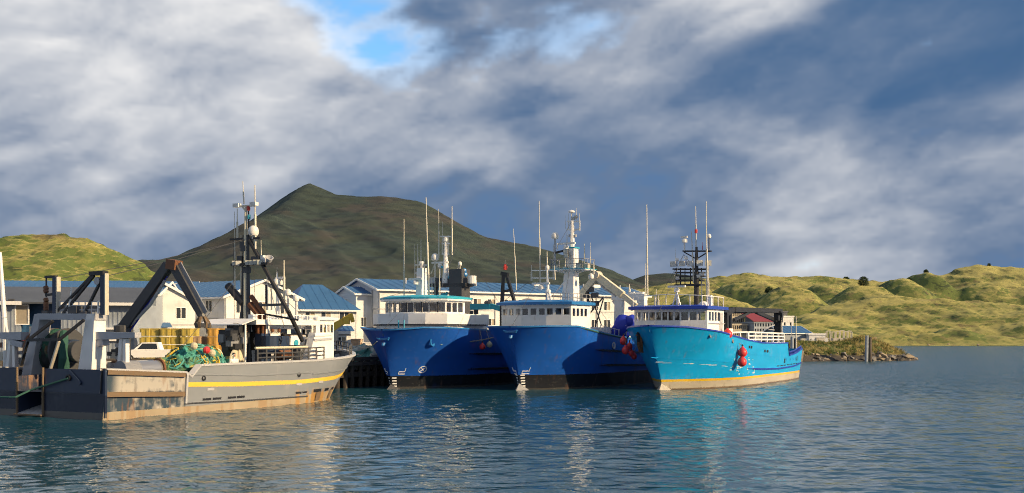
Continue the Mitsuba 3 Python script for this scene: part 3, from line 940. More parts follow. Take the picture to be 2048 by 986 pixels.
# anchor in its starboard hawse
hp = ch.pt(np.array([1.2]), np.array([3.7]), -1, 0.06)[0]
ka = MB().bar(hp + [0.25, 0.0, 0.85], hp + [-0.1, -0.05, -0.5], 0.22, 0.2).tube([hp + [0.75, -0.1, 0.35], hp + [-0.6, -0.05, 0.30]], 0.06, 6).build('anchor', 'rust', cb, C)
MB().prism([hp + [0.5, -0.02, -0.2], hp + [-0.1, -0.12, -0.9], hp + [-0.55, -0.06, -0.95], hp + [-0.35, -0.05, -0.1]], [0.05, -0.12, 0]).build('fluke', 'rust', ka, C)
MB().prism([hp + [0.5, -0.02, 0.55], hp + [0.15, -0.02, 0.62], hp + [-0.25, -0.05, -0.1], hp + [0.2, -0.1, -0.3]], [0.05, -0.15, 0]).build('fluke', 'black_steel', ka, C)

cw = [(-1.65, -2.95), (-1.1, -1.0), (-1.05, 1.0), (-1.45, 2.95), (-5.1, 3.02), (-5.1, -3.02)]
wk = house(cb, C, cw, 3.85, 6.0, {0: (3, 0.14, 0.06, 5.18, 5.80, 0.13), 1: (4, 0.06, 0.06, 5.18, 5.80, 0.11), 2: (3, 0.06, 0.14, 5.18, 5.80, 0.13), 3: (4, 0.35, 1.0, 5.14, 5.80, 0.20), 5: (4, 1.0, 0.35, 5.14, 5.80, 0.2), 4: (3, 1.2, 1.2, 5.2, 5.8, 0.8)}, 'white_worn', floor=4.3)
roof_slab(wk, C, [(-1.05, -3.2), (-0.6, -1.05), (-0.55, 1.05), (-0.85, 3.2), (-5.5, 3.25), (-5.5, -3.25)], 6.0, 0.22, 'royal_trim', 0.14)
MB().box(-9.2, -5.1, -2.4, 2.4, 1.5, 4.6).build('deckhouse', 'white_worn', cb, C)
MB().box(-6.3, -6.0, -3.0, -2.0, 1.5, 5.6).build('funnel', 'white_worn', cb, C)
rail(wk, C, [[-1.3, -2.9, 6.25], [-1.1, 0, 6.38], [-1.3, 2.6, 6.25]], 0.75, 7, 1, 0.03)
rail(wk, C, [[-1.3, 2.6, 6.25], [-5.3, 2.9, 6.22]], 0.75, 5, 1, 0.03)

# black lattice mast abaft the wheelhouse
SM = -4.2
g = lambda x, y, s=SM: C.at_s(x, y, s)
m0, m1 = g(1393, 618), g(1393, 494)
mk = MB().tube([m0, [m0[0], m0[1], g(1393, 568)[2]], m1], [0.22, 0.2, 0.1], 8).build('mast', 'black_steel', cb, C)


def cross(x0, x1, y, s=SM, depth=0.5, th=0.1, m='black_steel', parent=mk, name='crossarm'):
    a, b = g(x0, y, s), g(x1, y, s)
    return MB().bar(a, b, th, th).bar(a + [-depth, 0, 0], b + [-depth, 0, 0], th, th).bar(a, a + [-depth, 0, 0], th, th).bar(b, b + [-depth, 0, 0], th, th).build(name, m, parent, C)


a, b = g(1352, 569), g(1404, 569)
MB().box(a[0] - 0.7, a[0] + 0.35, a[1], b[1], a[2] - 0.12, a[2]).build('platform', 'black_steel', mk, C)
for y, x0, x1 in ((560, 1352, 1404), (552, 1352, 1406), (545, 1350, 1406), (538, 1346, 1412)):
    cross(x0, x1, y)
for x in (1352.5, 1361, 1370, 1381, 1403):
    MB().tube([g(x, 569), g(x, 536)], 0.04, 5).build('upright', 'black_steel', mk, C)
cross(1366, 1420, 502, depth=0.3)
for x in (1368, 1416):
    MB().bar(g(x, 504), g(1393, 518), 0.08, 0.08).build('brace', 'black_steel', mk, C)
for x, y in ((1347, 528), (1365, 527), (1381, 527), (1399, 526), (1416, 526)):
    lamp(mk, C, g(x, y, SM + 0.15), 0.5, face=(1, 0.5 * (1 if x > 1390 else -0.3)), m='light_steel')
for x, y in ((1356, 556), (1398, 552), (1404, 548)):
    lamp(mk, C, g(x, y, SM + 0.1), 0.32)
dome(mk, C, g(1354, 519), 0.14, g(1354, 534))
dome(mk, C, g(1372, 515), 0.15, g(1373, 530))
scanner(mk, C, g(1369, 474), 0.62, 1.2, g(1369, 502))
dome(mk, C, g(1418, 472), 0.17, g(1418, 502), pm='black_steel')
whip(mk, C, g(1392, 494), g(1391.5, 412), 0.05, name='pole')
MB().lathe(g(1392, 466), [0, 0, 1], [(0, 0.01), (0, 0.11), (0.28, 0.11), (0.3, 0.01)], 8).build('navigation_light', 'red_paint', mk, C)
whip(mk, C, g(1405, 500), g(1404.5, 484), 0.03, 'red_paint')
whip(cb, C, g(1387.5, 566), g(1383, 463), 0.07)
for x0, x1, yb, yt, r in ((1414.5, 1412.5, 612, 403, 0.075), (1417, 1417, 612, 523, 0.06), (1403, 1404, 612, 552, 0.04)):
    whip(cb, C, g(x0, yb, -3.6), g(x1, yt, -3.6), r)
for x0, x1, yb, yt, r, s in ((1295, 1293.5, 592, 409, 0.07, -5.2), (1290.5, 1291, 592, 526, 0.045, -5.0), (1313, 1313, 614, 578, 0.05, -3), (1317, 1317, 614, 589, 0.06, -3), (1350.5, 1350.5, 519, 496, 0.018, SM)):
    whip(cb, C, g(x0, yb, s), g(x1, yt, s), r)
MB().cbox(g(1420, 606, -3.6), 0.3, 0.28, 1.2).build('liferaft_canister', 'white_paint', cb, C)
dome(cb, C, g(1407, 613, -2.6), 0.42)
# radar on a tripod
sc = g(1353.5, 573, -2.2)
tk = scanner(cb, C, sc, 1.55, 1.35)
for x, dx in ((1353, 0.0), (1344, 0.0), (1362, 0.0), (1353, -0.9)):
    MB().tube([sc - [0, 0, 0.35], g(x, 616, -2.2) + [dx, 0, 0]], 0.05, 6).build('tripod_leg', 'white_paint', tk, C)

# aft gantry, its braces and the white pen rails
gp = lambda x, y, p=2.6: C.at_p(x, y, p)
gk = MB().bar(gp(1450, 629), gp(1466, 619), 0.35, 0.35).bar(gp(1466, 619), gp(1561, 622), 0.42, 0.38).build('gantry', 'black_steel', cb, C)
q0, q1 = gp(1450, 629), gp(1450, 668)
MB().bar(q0, [q0[0], q0[1], 1.6], 0.5, 0.4).build('leg', 'black_steel', gk, C)
q0 = gp(1556, 622)
MB().bar(q0, [q0[0], q0[1], 1.6], 0.6, 0.5).build('leg', 'black_steel', gk, C)
MB().bar(gp(1500, 624), gp(1468, 640), 0.2, 0.2).build('brace', 'black_steel', gk, C)
MB().bar(gp(1513, 624), gp(1552, 641), 0.25, 0.3).build('brace', 'black_steel', gk, C)
MB().bar(gp(1466, 619), gp(1466, 619) + [0, -4.6, 0.1], 0.35, 0.35).build('crossbeam', 'black_steel', gk, C)
q0 = gp(1556, 622)
MB().bar(q0, q0 + [0, -4.6, 0], 0.35, 0.35).build('crossbeam', 'black_steel', gk, C)
MB().bar(q0 + [0, -4.6, 0], [q0[0], q0[1] - 4.6, 1.6], 0.5, 0.5).build('leg', 'black_steel', gk, C)
for x, y in ((1561, 630), (1554, 636), (1560, 640)):
    MB().cbox(gp(x, y, 2.9), 0.5, 0.4, 0.45).build('winch', 'black_steel', gk, C)
MB().tube([gp(1549, 650), gp(1530, 657), gp(1548, 660)], 0.05, 6).build('hose', 'light_steel', gk, C)


def pen(x0, x1, yt0, yt1, s_in, bars, cols, m='white_worn'):
    p = 3.45
    a, b = C.at_p(x0, yt0, p), C.at_p(x1, yt1, p)
    za, zb = 3.42, 3.42
    kk_ = MB().bar(a, b, 0.12, 0.12).build('pen_rail', m, cb, C)
    for j in range(1, bars + 1):
        f = j / bars
        MB().bar([a[0], p, a[2] + (za - a[2]) * f], [b[0], p, b[2] + (zb - b[2]) * f], 0.1, 0.11).build('bar', m, kk_, C)
    for i in range(cols + 1):
        f = i / cols
        q = a + (b - a) * f
        MB().bar(q, [q[0], p, 3.4], 0.16, 0.16).build('post', m, kk_, C)


pen(1496, 1567, 664, 667, 0, 3, 6)
pen(1463, 1495, 665, 664, 0, 1, 2)
MB().box(-20.5, -11.5, 3.0, 3.3, 1.6, 3.5).build('pen_backing', 'inner_blue', cb, C)
for sI in (-12.5, -14.5, -16.5, -18.5):
    MB().box(sI - 0.8, sI + 0.8, -2.2, 2.4, 1.6, 3.6).build('fish_hatch', 'dark_steel', cb, C)
rail(cb, C, np.stack([ch.pt(np.array([s]), np.array([float(ch.sheer(s))]), 1, -0.1)[0] for s in np.linspace(-21.6, -27, 6)]), 0.28, 12, 1, 0.05, 'royal_trim')
for x, yb, yt in ((1563.5, 670, 640), (1592, 699, 632)):
    q = C.at_p(x, yb, 2.0 if x > 1580 else 3.2)
    whip(cb, C, q, [q[0], q[1], C.at_p(x, yt, q[1])[2]], 0.06)

# fenders on the cyan boat
for (x, y), lab in (((1485, 704), 'red oval fender on the cyan hull side, upper of the pair'), ((1484, 723), 'red oval fender on the cyan hull side, lower of the pair')):
    q = C.at_p(x, y, 4.08)
    fender(lab, C, [q[0], q[1], q[2]], 0.37, 0.42, top=[q[0], 3.85, 3.45])
q = C.at_p(1455, 669, 3.5)
fender('pinkish red fender lying behind the cyan bulwark, next to the wheelhouse', C, [q[0], q[1], q[2] + 0.05], 0.38, 0.4)

MB().box(-4.75, -4.1, 3.02, 3.05, 4.2, 5.75).build('door', 'light_steel', wk, C)
MB().tube([[-1.6, 3.08, 4.95], [-5.0, 3.12, 4.95]], 0.03, 5).build('grab_rail', 'light_steel', wk, C)

# ------------------------------------------------------------------ the two deep blue boats
worn('blue_hull', (0.009, 0.075, 0.36), (0.02, 0.05, 0.18), 0.3, 0.35, 0.6, bottom=[(0.98, (0.012, 0.013, 0.017)), (0.16, (0.05, 0.05, 0.048))], clearcoat=0.4, bump=HD, runs=0.45)
worn('blue_hull_worn', (0.009, 0.085, 0.40), (0.02, 0.06, 0.18), 0.28, 0.3, 0.7, bottom=[(1.12, (0.014, 0.015, 0.02)), (0.12, (0.05, 0.05, 0.048))], clearcoat=0.4, bump=HD, runs=0.45)
mat('cyan_trim', (0.03, 0.36, 0.50), 0.4)

# middle boat
B = Frame(0.6, 81.3, *HD)
bb = thing('fishing_boat', 'deep blue fishing boat with tall white mast tower, middle boat of the three', 'fishing boat', 'fishing boats moored side by side')
bh = Hull(B, 27.5, 3.75, 1.5, 4.66, [(1.5, 4.66), (0, 4.72), (-2, 4.72), (-5, 4.40), (-9, 4.0), (-13, 3.75), (-20, 3.5), (-27.5, 3.3)], lew=9.5, led=4.3, et=0.52)
bh.shell('hull', 'blue_hull_worn', bb)
bh.transom('transom', 'blue_hull_worn', bb)
bh.inside(bb, 'inner_blue', 'deck_paint', 'blue_trim', lambda s: float(bh.sheer(s)) - 0.45 if s > -6 else 1.9)
for s0, s1, z0, z1 in ((-5.2, -16, 2.95, 2.55), (-6.2, -18, 1.75, 1.5)):
    bh.strip('rub_rail', 'black_steel', bb, 1, [s0, s1], [z0, z1], 0.16, 0.1, taper=True)
hawse_plate(bh, bb, 'blue_trim', 4.3)
marks(bh, bb, (1, -1), 0.06, 0.25, 5, 0.2)
arc_mark(bh, bb, 1, 0.0, 1.35, 0.36, 'bulb')
arc_mark(bh, bb, -1, 0.0, 1.35, 0.36, 'bulb')
bulb(bh, bb, 'grey_steel', 0.5)
q = bh.pt(np.array([-8.6]), np.array([3.25]), 1, 0.0)[0]
MB().lathe(q, [0, 1, 0.1], [(0, 0.3), (0.05, 0.3), (0.05, 0.18), (0.0, 0.15)], 12).build('fairlead', 'light_steel', bb, B)
bw = [(-2.55, -3.05), (-2.1, -1.1), (-2.05, 1.1), (-2.35, 3.05), (-5.6, 3.1), (-5.6, -3.1)]
bk = house(bb, B, bw, 4.0, 6.36, {0: (3, 0.12, 0.06, 5.60, 6.08, 0.20), 1: (3, 0.12, 0.12, 5.60, 6.08, 0.22), 2: (3, 0.06, 0.12, 5.60, 6.08, 0.20), 3: (4, 0.25, 0.6, 5.5, 6.08, 0.22), 5: (4, 0.6, 0.25, 5.5, 6.08, 0.22)}, 'white_worn', floor=4.4)
roof_slab(bk, B, [(-2.15, -3.3), (-1.65, -1.1), (-1.6, 1.1), (-1.95, 3.3), (-6.0, 3.35), (-6.0, -3.35)], 6.36, 0.2, 'blue_trim', 0.22)
MB().box(-11, -5.6, -2.7, 2.7, 1.8, 4.7).build('deckhouse', 'white_worn', bb, B)
ST = -5.0
g = lambda x, y, s=ST: B.at_s(x, y, s)
t0, t1 = g(1129, 595), g(1153, 545)
tw = MB()
c0, c1 = (t0[1] + t1[1]) / 2, 0
wd = (t1[1] - t0[1])
zb, zm, zt = 6.4, t1[2], g(1143, 497)[2]
q = [[ST - 0.55, t0[1], zb], [ST + 0.55, t0[1], zb], [ST + 0.55, t1[1], zb], [ST - 0.55, t1[1], zb]]
u0, u1 = g(1137, 497)[1], g(1152, 497)[1]
q += [[ST - 0.4, u0, zt], [ST + 0.4, u0, zt], [ST + 0.4, u1, zt], [ST - 0.4, u1, zt]]
mk = MB().hexa(q).build('mast', 'white_paint', bb, B)
cx = (u0 + u1) / 2
zp = g(1143, 544)[2]
pl0, pl1 = g(1106, 545)[1], g(1181, 545)[1]
MB().prism([[ST + 1.0, pl0, zp + 0.1], [ST + 1.0, pl1, zp + 0.1], [ST - 1.0, pl1, zp + 0.1], [ST - 1.0, pl0, zp + 0.1]], [0, 0, 0.06]).prism([[ST, pl0 + 0.3, zp + 0.09], [ST, cx, zp - 0.28], [ST, pl1 - 0.3, zp + 0.09]], [0.12, 0, 0]).build('platform', 'white_paint', mk, B)
MB().prism([[ST + 1.05, pl0 - 0.04, zp + 0.163], [ST + 1.05, pl1 + 0.04, zp + 0.163], [ST - 1.05, pl1 + 0.04, zp + 0.163], [ST - 1.05, pl0 - 0.04, zp + 0.163]], [0, 0, 0.05]).build('platform_edge', 'cyan_trim', mk, B)
rail(mk, B, [[ST - 0.9, pl1 - 0.1, zp + 0.2], [ST + 0.9, pl1 - 0.1, zp + 0.2], [ST + 0.9, pl0 + 0.1, zp + 0.2], [ST - 0.9, pl0 + 0.1, zp + 0.2]], 0.75, 11, 2, 0.025, 'grey_steel')
MB().box(ST - 0.45, ST + 0.45, u0 - 0.1, u1 + 0.1, zt, zt + 0.09).build('mast_cap', 'cyan_trim', mk, B)
z2 = g(1143, 441)[2]
MB().tube([[ST, cx, zt + 0.09], [ST, cx, z2]], [0.2, 0.13], 8).build('topmast', 'white_paint', mk, B)
for y, x0, x1 in ((459, 1134, 1159), (443, 1134, 1160)):
    MB().bar(g(x0, y), g(x1, y), 0.1, 0.1).build('crossarm', 'white_paint', mk, B)
MB().bar(g(1135, 457), [ST, cx, g(1143, 464)[2]], 0.07, 0.07).build('brace', 'white_paint', mk, B)
MB().bar(g(1158, 457), [ST, cx, g(1143, 464)[2]], 0.07, 0.07).build('brace', 'white_paint', mk, B)
MB().lathe(g(1143, 426), [0, 0, 1], [(0, 0.03), (0.02, 0.12), (0.04, 0.26), (0.14, 0.26), (0.2, 0.16), (0.24, 0.01)], 14).tube([g(1143, 442), g(1143, 426)], 0.05, 6).build('satellite_compass', 'dome_white', mk, B)
for x, yb, yt, r, m in ((1137.5, 457, 427, 0.035, 'whip_white'), (1159.5, 462, 427, 0.04, 'whip_white'), (1153, 442, 416, 0.025, 'whip_white'), (1131, 458, 430, 0.02, 'whip_white'), (1134, 486, 459, 0.03, 'whip_white')):
    whip(mk, B, g(x, yb), g(x, yt), r, m)
for x, y in ((1152, 434), (1147, 437)):
    lamp(mk, B, g(x, y), 0.25, 'camera')
for x in (1139, 1147, 1151):
    MB().lathe(g(x, 476 - (x % 3)), [0, 0, 1], [(0, 0.01), (0, 0.09), (0.2, 0.09), (0.22, 0.01)], 8).build('navigation_light', 'light_steel', mk, B)
scanner(mk, B, g(1132, 487, ST + 0.5), 1.7, 1.45, g(1132, 500, ST + 0.5))
MB().tube([g(1115, 487, ST + 0.5), g(1115, 499, ST + 0.5)], 0.05, 6).build('drop_arm', 'white_paint', mk, B)
dome(mk, B, g(1110, 471), 0.28, [*g(1110, 545)[:2], zp + 0.2], pm='light_steel')
MB().bar(g(1108, 506), g(1130, 501), 0.12, 0.16).build('stay_arm', 'black_steel', mk, B)
for x, y in ((1132, 503), (1133, 511), (1131, 537), (1118, 538), (1158, 530), (1158, 538), (1112, 535)):
    lamp(mk, B, g(x, y, ST + 0.7), 0.4)
whip(mk, B, g(1131, 545, ST + 0.6), g(1131, 500, ST + 0.6), 0.04)
whip(mk, B, g(1107, 560), g(1106.5, 489), 0.06)
for x, yb, yt, r in ((1169, 532, 487, 0.06), (1181, 545, 485, 0.035), (1187.5, 548, 523, 0.05)):
    whip(mk, B, g(x, yb), g(x, yt), r)
MB().cbox(g(1174, 533), 0.4, 0.35, 0.5).build('junction_box', 'canvas', mk, B)
dome(mk, B, g(1182, 552), 0.22, name='searchlight')
MB().bar(g(1113, 583), g(1135, 556), 0.1, 0.1).build('stay', 'white_paint', mk, B)
rail(bk, B, [[-5.8, g(1172, 600)[1], 6.6], [-3.0, g(1168, 600)[1] - 0.2, 6.62], [-2.8, g(1118, 600)[1], 6.68]], 0.6, 9, 2, 0.025, 'grey_steel')
# radar stump on the starboard side of the roof
SR = -3.0
h_ = lambda x, y: B.at_s(x, y, SR)
rk = MB().tube([h_(1098, 605), h_(1096, 580)], [0.26, 0.2], 8).tube([h_(1096, 580), h_(1094.5, 530)], [0.11, 0.09], 7).build('radar_mast', 'white_paint', bb, B)
for y, x0, x1 in ((541, 1063, 1110), (556, 1063, 1110)):
    MB().bar(h_(x0, y), h_(x1, y), 0.08, 0.08).build('crossarm', 'white_paint', rk, B)
scanner(rk, B, h_(1084, 567), 1.35, 1.5)
dome(rk, B, h_(1082, 574), 0.2)
dome(rk, B, h_(1094.5, 535), 0.17)
for x0, x1, yb, yt, r in ((1063, 1063, 562, 530, 0.07), (1094, 1094, 530, 503, 0.06), (1080.5, 1078, 566, 402, 0.065), (1110, 1109, 560, 530, 0.05)):
    whip(rk, B, h_(x0, yb), h_(x1, yt), r)
# canvas bundle on the roof
mb = MB()
c = h_(1052, 602)
mb.ball([c[0] - 0.4, c[1], c[2] - 0.25], [0.6, 0.8, 0.5], 14, 6, 0.0).ball([c[0] - 0.2, c[1] + 0.7, c[2] - 0.3], [0.5, 0.5, 0.35], 12, 6, 0.0)
tag(mb.build('canvas_cover', 'canvas', None, B, smooth=50), 'pale canvas bundle lashed on the wheelhouse roof of the middle blue boat', 'canvas bundle')
# A-frame on the starboard side
SA = -8.0
h_ = lambda x, y: B.at_s(x, y, SA)
ak = MB().bar(h_(1004, 610), h_(1007, 547), 0.28, 0.24, 0.2, 0.2).build('davit', 'black_steel', bb, B)
MB().bar(h_(1029, 604), h_(1013, 549), 0.26, 0.22).build('leg', 'black_steel', ak, B)
MB().bar(h_(1003, 547), h_(1017, 549), 0.3, 0.3).build('head', 'black_steel', ak, B)
MB().bar(h_(1006, 583), h_(1022, 580), 0.16, 0.2).build('tie', 'black_steel', ak, B)
q = h_(1006, 610)
MB().bar(q, [q[0], q[1], 1.9], 0.4, 0.4).build('column', 'black_steel', ak, B)
q = h_(1029, 604)
MB().bar(q, [q[0], q[1], 1.9], 0.35, 0.35).build('column', 'black_steel', ak, B)
MB().lathe(h_(1010.5, 540), [0, 0, 1], [(0, 0.01), (0, 0.15), (0.3, 0.17), (0.5, 0.08), (0.52, 0.01)], 8).build('navigation_light', 'red_paint', ak, B)
whip(ak, B, h_(1033, 580), h_(1027, 457), 0.05)
whip(ak, B, h_(1010.5, 534), h_(1010.5, 520), 0.03)
# knuckle crane and trawl gantry aft
SK = -12.0
h_ = lambda x, y: B.at_s(x, y, SK)
ck = MB().bar(h_(1156, 597), h_(1196, 549), 0.42, 0.5).build('crane', 'cream_paint', bb, B, label='cream knuckle boom crane')
MB().bar(h_(1192, 550), h_(1245, 590), 0.5, 0.6).build('outer_boom', 'cream_paint', ck, B)
MB().bar(h_(1245, 590), h_(1272, 612), 0.36, 0.42).build('extension', 'cream_paint', ck, B)
MB().tube([h_(1194, 560), h_(1208, 576), h_(1232, 592)], 0.1, 6).build('hydraulic_ram', 'light_steel', ck, B)
MB().lathe(h_(1194, 550) - [0.45, 0, 0], [1, 0, 0], [(0, 0.01), (0, 0.32), (0.9, 0.32), (0.9, 0.01)], 12).build('knuckle', 'canvas', ck, B)
q = h_(1158, 595)
MB().tube([q, [q[0], q[1], 1.9]], 0.4, 10).build('pedestal', 'cream_paint', ck, B)
mk2 = MB().tube([h_(1177, 660), h_(1176, 562)], [0.13, 0.1], 7).build('aft_mast', 'black_steel', bb, B)
for a, b_ in (((1160, 585), (1177, 562)), ((1181, 588), (1203, 650)), ((1207, 597), (1191, 652)), ((1177, 630), (1206, 595))):
    MB().tube([h_(*a), h_(*b_)], 0.06, 6).build('stay', 'dark_steel', mk2, B)
for x, y in ((1181, 579), (1172, 592), (1190, 590), (1182, 607), (1191, 607)):
    MB().cbox(h_(x, y), 0.4, 0.5, 0.4).build('block', 'dark_steel', mk2, B)
h_ = lambda x, y: B.at_s(x, y, -17.0)
gk = MB().bar(h_(1226, 594), h_(1292, 594), 0.7, 0.55).build('trawl_gantry', 'white_worn', bb, B)
for x, xb in ((1239, 1236), (1284, 1288)):
    q, q2 = h_(x, 596), h_(xb, 660)
    MB().bar(q, [q2[0], q2[1], 2.0], 0.7, 0.6).build('leg', 'white_worn', gk, B)
MB().bar(h_(1228, 600), h_(1238, 612), 0.3, 0.4).build('bracket', 'white_worn', gk, B)
whip(gk, B, h_(1259, 590), h_(1259, 568), 0.1)
for x in (1265, 1276, 1283):
    MB().cbox(h_(x, 589), 0.4, 0.4, 0.45).build('lamp_box', 'white_worn', gk, B)
rail(bb, B, np.array([[s, bh.pt(np.array([s]), np.array([3.0]), 1, -0.15)[0][1], float(bh.sheer(s)) + 0.07] for s in np.linspace(-6.5, -13.5, 8)]), 0.5, 9, 1, 0.03, 'light_steel')
# blue tarpaulin bundle
mb = MB()
c = B.at_s(1247, 656, -11.0)
mb.ball(c + [0, 0, 0.1], [0.9, 0.8, 1.0], 12, 7).ball(c + [0.3, -0.5, -0.4], [0.6, 0.4, 0.8], 12, 7).ball(c + [0, 0.7, 0.5], [0.6, 0.5, 0.6], 12, 7)
v = mb.v
for i in range(len(v)):
    v[i] = v[i] + 0.25 * (np.stack([meshkit.noise(v[i] * 3.1, k) for k in range(3)], -1) - 0.5)
tag(mb.build('tarpaulin', 'tarp_blue', None, B, smooth=50), 'bright blue crumpled tarpaulin bundle on the middle boat by the cyan bow', 'tarpaulin')
MB().tube([B.at_s(1246, 640, -10.4), B.at_s(1243, 668, -10.4)], 0.06, 6).tube([B.at_s(1240, 652, -10.4), B.at_s(1246, 640, -10.4), B.at_s(1252, 652, -10.4)], 0.05, 6).build('net_hook', 'white_paint', bb, B)
rope('mooring_rope', B, [bh.pt(np.array([-0.5]), np.array([4.76]), 1, 0.02)[0], bh.pt(np.array([-3.2]), np.array([4.55]), 1, 0.06)[0], bh.pt(np.array([-6.5]), np.array([4.18]), 1, 0.06)[0], bh.pt(np.array([-10.0]), np.array([3.86]), 1, 0.06)[0]], 0.05, 'rope_green', 'dark green rope lying along the rail of the middle blue boat', sag=0.0)

ZT_, CX_, ZP_, Z2_ = zt, cx, zp, z2
# fenders between the middle boat and the cyan bow
for i, ((x, y), lab, s) in enumerate((((1247, 681), 'red fender highest of the bunch on the cyan starboard bow', -1.6), ((1251, 700), 'largest low red fender of the bunch beside the cyan bow', -1.4), ((1259, 692), 'small red fender in the middle of the bunch beside the cyan bow', -3.2), ((1263, 706), 'red fender nearest the hull in the bunch beside the cyan bow', -3.4), ((1268, 712), 'small red fender low behind the bunch beside the cyan bow', -5.0))):
    q = C.at_s(x, y, s)
    b = float(ch.pt(np.array([s]), np.array([q[2]]), -1, 0.36)[0][1])
    q = np.array([s, min(q[1], b), q[2]])
    top = ch.pt(np.array([s]), np.array([float(ch.sheer(s))]), -1, 0.05)[0]
    fender(lab, C, q, 0.30 if i < 2 else 0.24, 0.36 if i < 2 else 0.3, top=top)

# leftmost blue boat
A = Frame(-9.1, 82.9, *HD)
ab = thing('fishing_boat', 'deep blue fishing boat with long dark window band and cyan roof beside the piled quay', 'fishing boat', 'fishing boats moored side by side')
ah = Hull(A, 28.0, 3.9, 1.2, 4.45, [(1.2, 4.45), (0, 4.62), (-3, 4.60), (-8, 4.45), (-9.5, 3.9), (-14, 3.6), (-28, 3.4)], lew=9.5, led=3.9, et=0.50)
ah.shell('hull', 'blue_hull', ab)
ah.transom('transom', 'blue_hull', ab)
ah.inside(ab, 'inner_blue', 'deck_paint', 'blue_trim', lambda s: float(ah.sheer(s)) - 0.4 if s > -8 else 2.0)
for s0, s1, z0, z1 in ((-5.0, -17, 2.62, 2.45), (-5.2, -17, 1.42, 1.3)):
    ah.strip('rub_rail', 'black_steel', ab, 1, [s0, s1], [z0, z1], 0.16, 0.1, taper=True)
hawse_plate(ah, ab, 'blue_trim', 3.75)
marks(ah, ab, (1, -1), 0.06, 0.15, 4, 0.21)
arc_mark(ah, ab, 1, -0.3, 1.25, 0.33, 'bulb')
arc_mark(ah, ab, -1, -0.2, 1.25, 0.33, 'bulb')
arc_mark(ah, ab, 1, -1.5, 1.45, 0.5, 'thruster')
bulb(ah, ab, 'dark_steel', 0.35)
q = ah.pt(np.array([-1.2]), np.array([3.55]), 1, 0.0)[0]
MB().lathe(q, [0, 1, 0.1], [(0, 0.34), (0.05, 0.34), (0.05, 0.2), (0.0, 0.17)], 12).build('fairlead', 'blue_trim', ab, A)
aw = [(-3.4, -3.0), (-2.3, -1.9), (-2.0, -0.7), (-2.0, 0.7), (-2.3, 1.9), (-2.9, 3.0), (-5.6, 3.05), (-5.6, -3.05)]
zwb, zwt = 5.85, 6.58
wspec = {i: (n_, 0.05, 0.05, zwb, zwt, 0.09) for i, n_ in ((0, 2), (1, 2), (2, 2), (3, 2), (4, 2))}
wspec.update({5: (3, 0.1, 0.3, zwb, zwt, 0.12), 7: (3, 0.3, 0.1, zwb, zwt, 0.12)})
ak_ = house(ab, A, aw, 5.5, 6.72, wspec, 'white_worn', floor=5.73)
for i in (0, 1, 2, 3, 4):
    p0, p1 = np.array(aw[i]), np.array(aw[i + 1])
    d = (p1 - p0) / np.linalg.norm(p1 - p0)
    nn = np.array([d[1], -d[0]])
    for x0, x1 in [(0.0, 0.06)] + [(np.linalg.norm(p1 - p0) / 2 - 0.05, np.linalg.norm(p1 - p0) / 2 + 0.05)]:
        a_, b_ = p0 + d * x0 + nn * 0.005, p0 + d * x1 + nn * 0.005
        MB().prism([[*a_, zwb - 0.02], [*b_, zwb - 0.02], [*b_, zwt + 0.02], [*a_, zwt + 0.02]], [nn[0] * 0.02, nn[1] * 0.02, 0]).build('mullion', 'black_steel', ak_, A)
roof_slab(ak_, A, [(-3.1, -3.35), (-1.9, -2.1), (-1.55, -0.7), (-1.55, 0.7), (-1.9, 2.1), (-2.6, 3.35), (-6.2, 3.4), (-6.2, -3.4)], 6.86, 0.14, 'cyan_trim', 0.2, soffit='white_worn', zs=6.72)
sk = [(-2.6, -3.65), (-1.3, -2.2), (-1.05, -0.8), (-1.05, 0.8), (-1.3, 2.2), (-2.1, 3.65), (-8.2, 3.7), (-8.2, -3.7)]
MB().prism([[*q, 4.92] for q in sk], [0, 0, 0.80]).build('bridge_bulwark', 'white_worn', ab, A)
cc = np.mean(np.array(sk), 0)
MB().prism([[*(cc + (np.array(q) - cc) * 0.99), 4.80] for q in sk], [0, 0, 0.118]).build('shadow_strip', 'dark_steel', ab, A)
MB().prism([[*(cc + (np.array(q) - cc) * 0.92), 4.1] for q in sk], [0, 0, 0.698]).build('deckhouse', 'white_worn', ab, A)
MB().box(-14, -8.2, -3.0, 3.0, 2.0, 4.9).build('deckhouse', 'white_worn', ab, A)
for x in (797, 808):
    q = A.at_s(x, 660, 0.2)
    MB().tube([[0.2, q[1], 4.6], [0.2, q[1], 5.2]], 0.05, 6).build('bollard', 'cyan_trim', ab, A)
windlass(A, ab, [0.6, 0.4, 4.3])
SB = -3.6
g = lambda x, y, s=SB: A.at_s(x, y, s)
rk = MB().hexa([[SB - 0.4, g(837, 592)[1], 7.0], [SB + 0.4, g(837, 592)[1], 7.0], [SB + 0.4, g(849, 592)[1], 7.0], [SB - 0.4, g(849, 592)[1], 7.0],
               [SB - 0.3, g(838, 567)[1], g(0, 567)[2]], [SB + 0.3, g(838, 567)[1], g(0, 567)[2]], [SB + 0.3, g(849, 567)[1], g(0, 567)[2]], [SB - 0.3, g(849, 567)[1], g(0, 567)[2]]]).build('radar_mast', 'white_paint', ab, A)
MB().tube([g(843.5, 567), g(843.5, 528)], [0.16, 0.1], 7).build('topmast', 'white_paint', rk, A)
MB().lathe(g(843.5, 527), [0, 0, 1], [(-0.3, 0.1), (0, 0.25), (0.15, 0.25), (0.2, 0.01)], 10).build('cap', 'dome_white', rk, A)
for y, x0, x1 in ((530, 830, 856), (546, 830, 856)):
    MB().bar(g(x0, y), g(x1, y), 0.07, 0.07).build('crossarm', 'white_paint', rk, A)
scanner(rk, A, g(831, 558, SB + 0.4), 1.35, 1.5)
dome(rk, A, g(832, 563), 0.22)
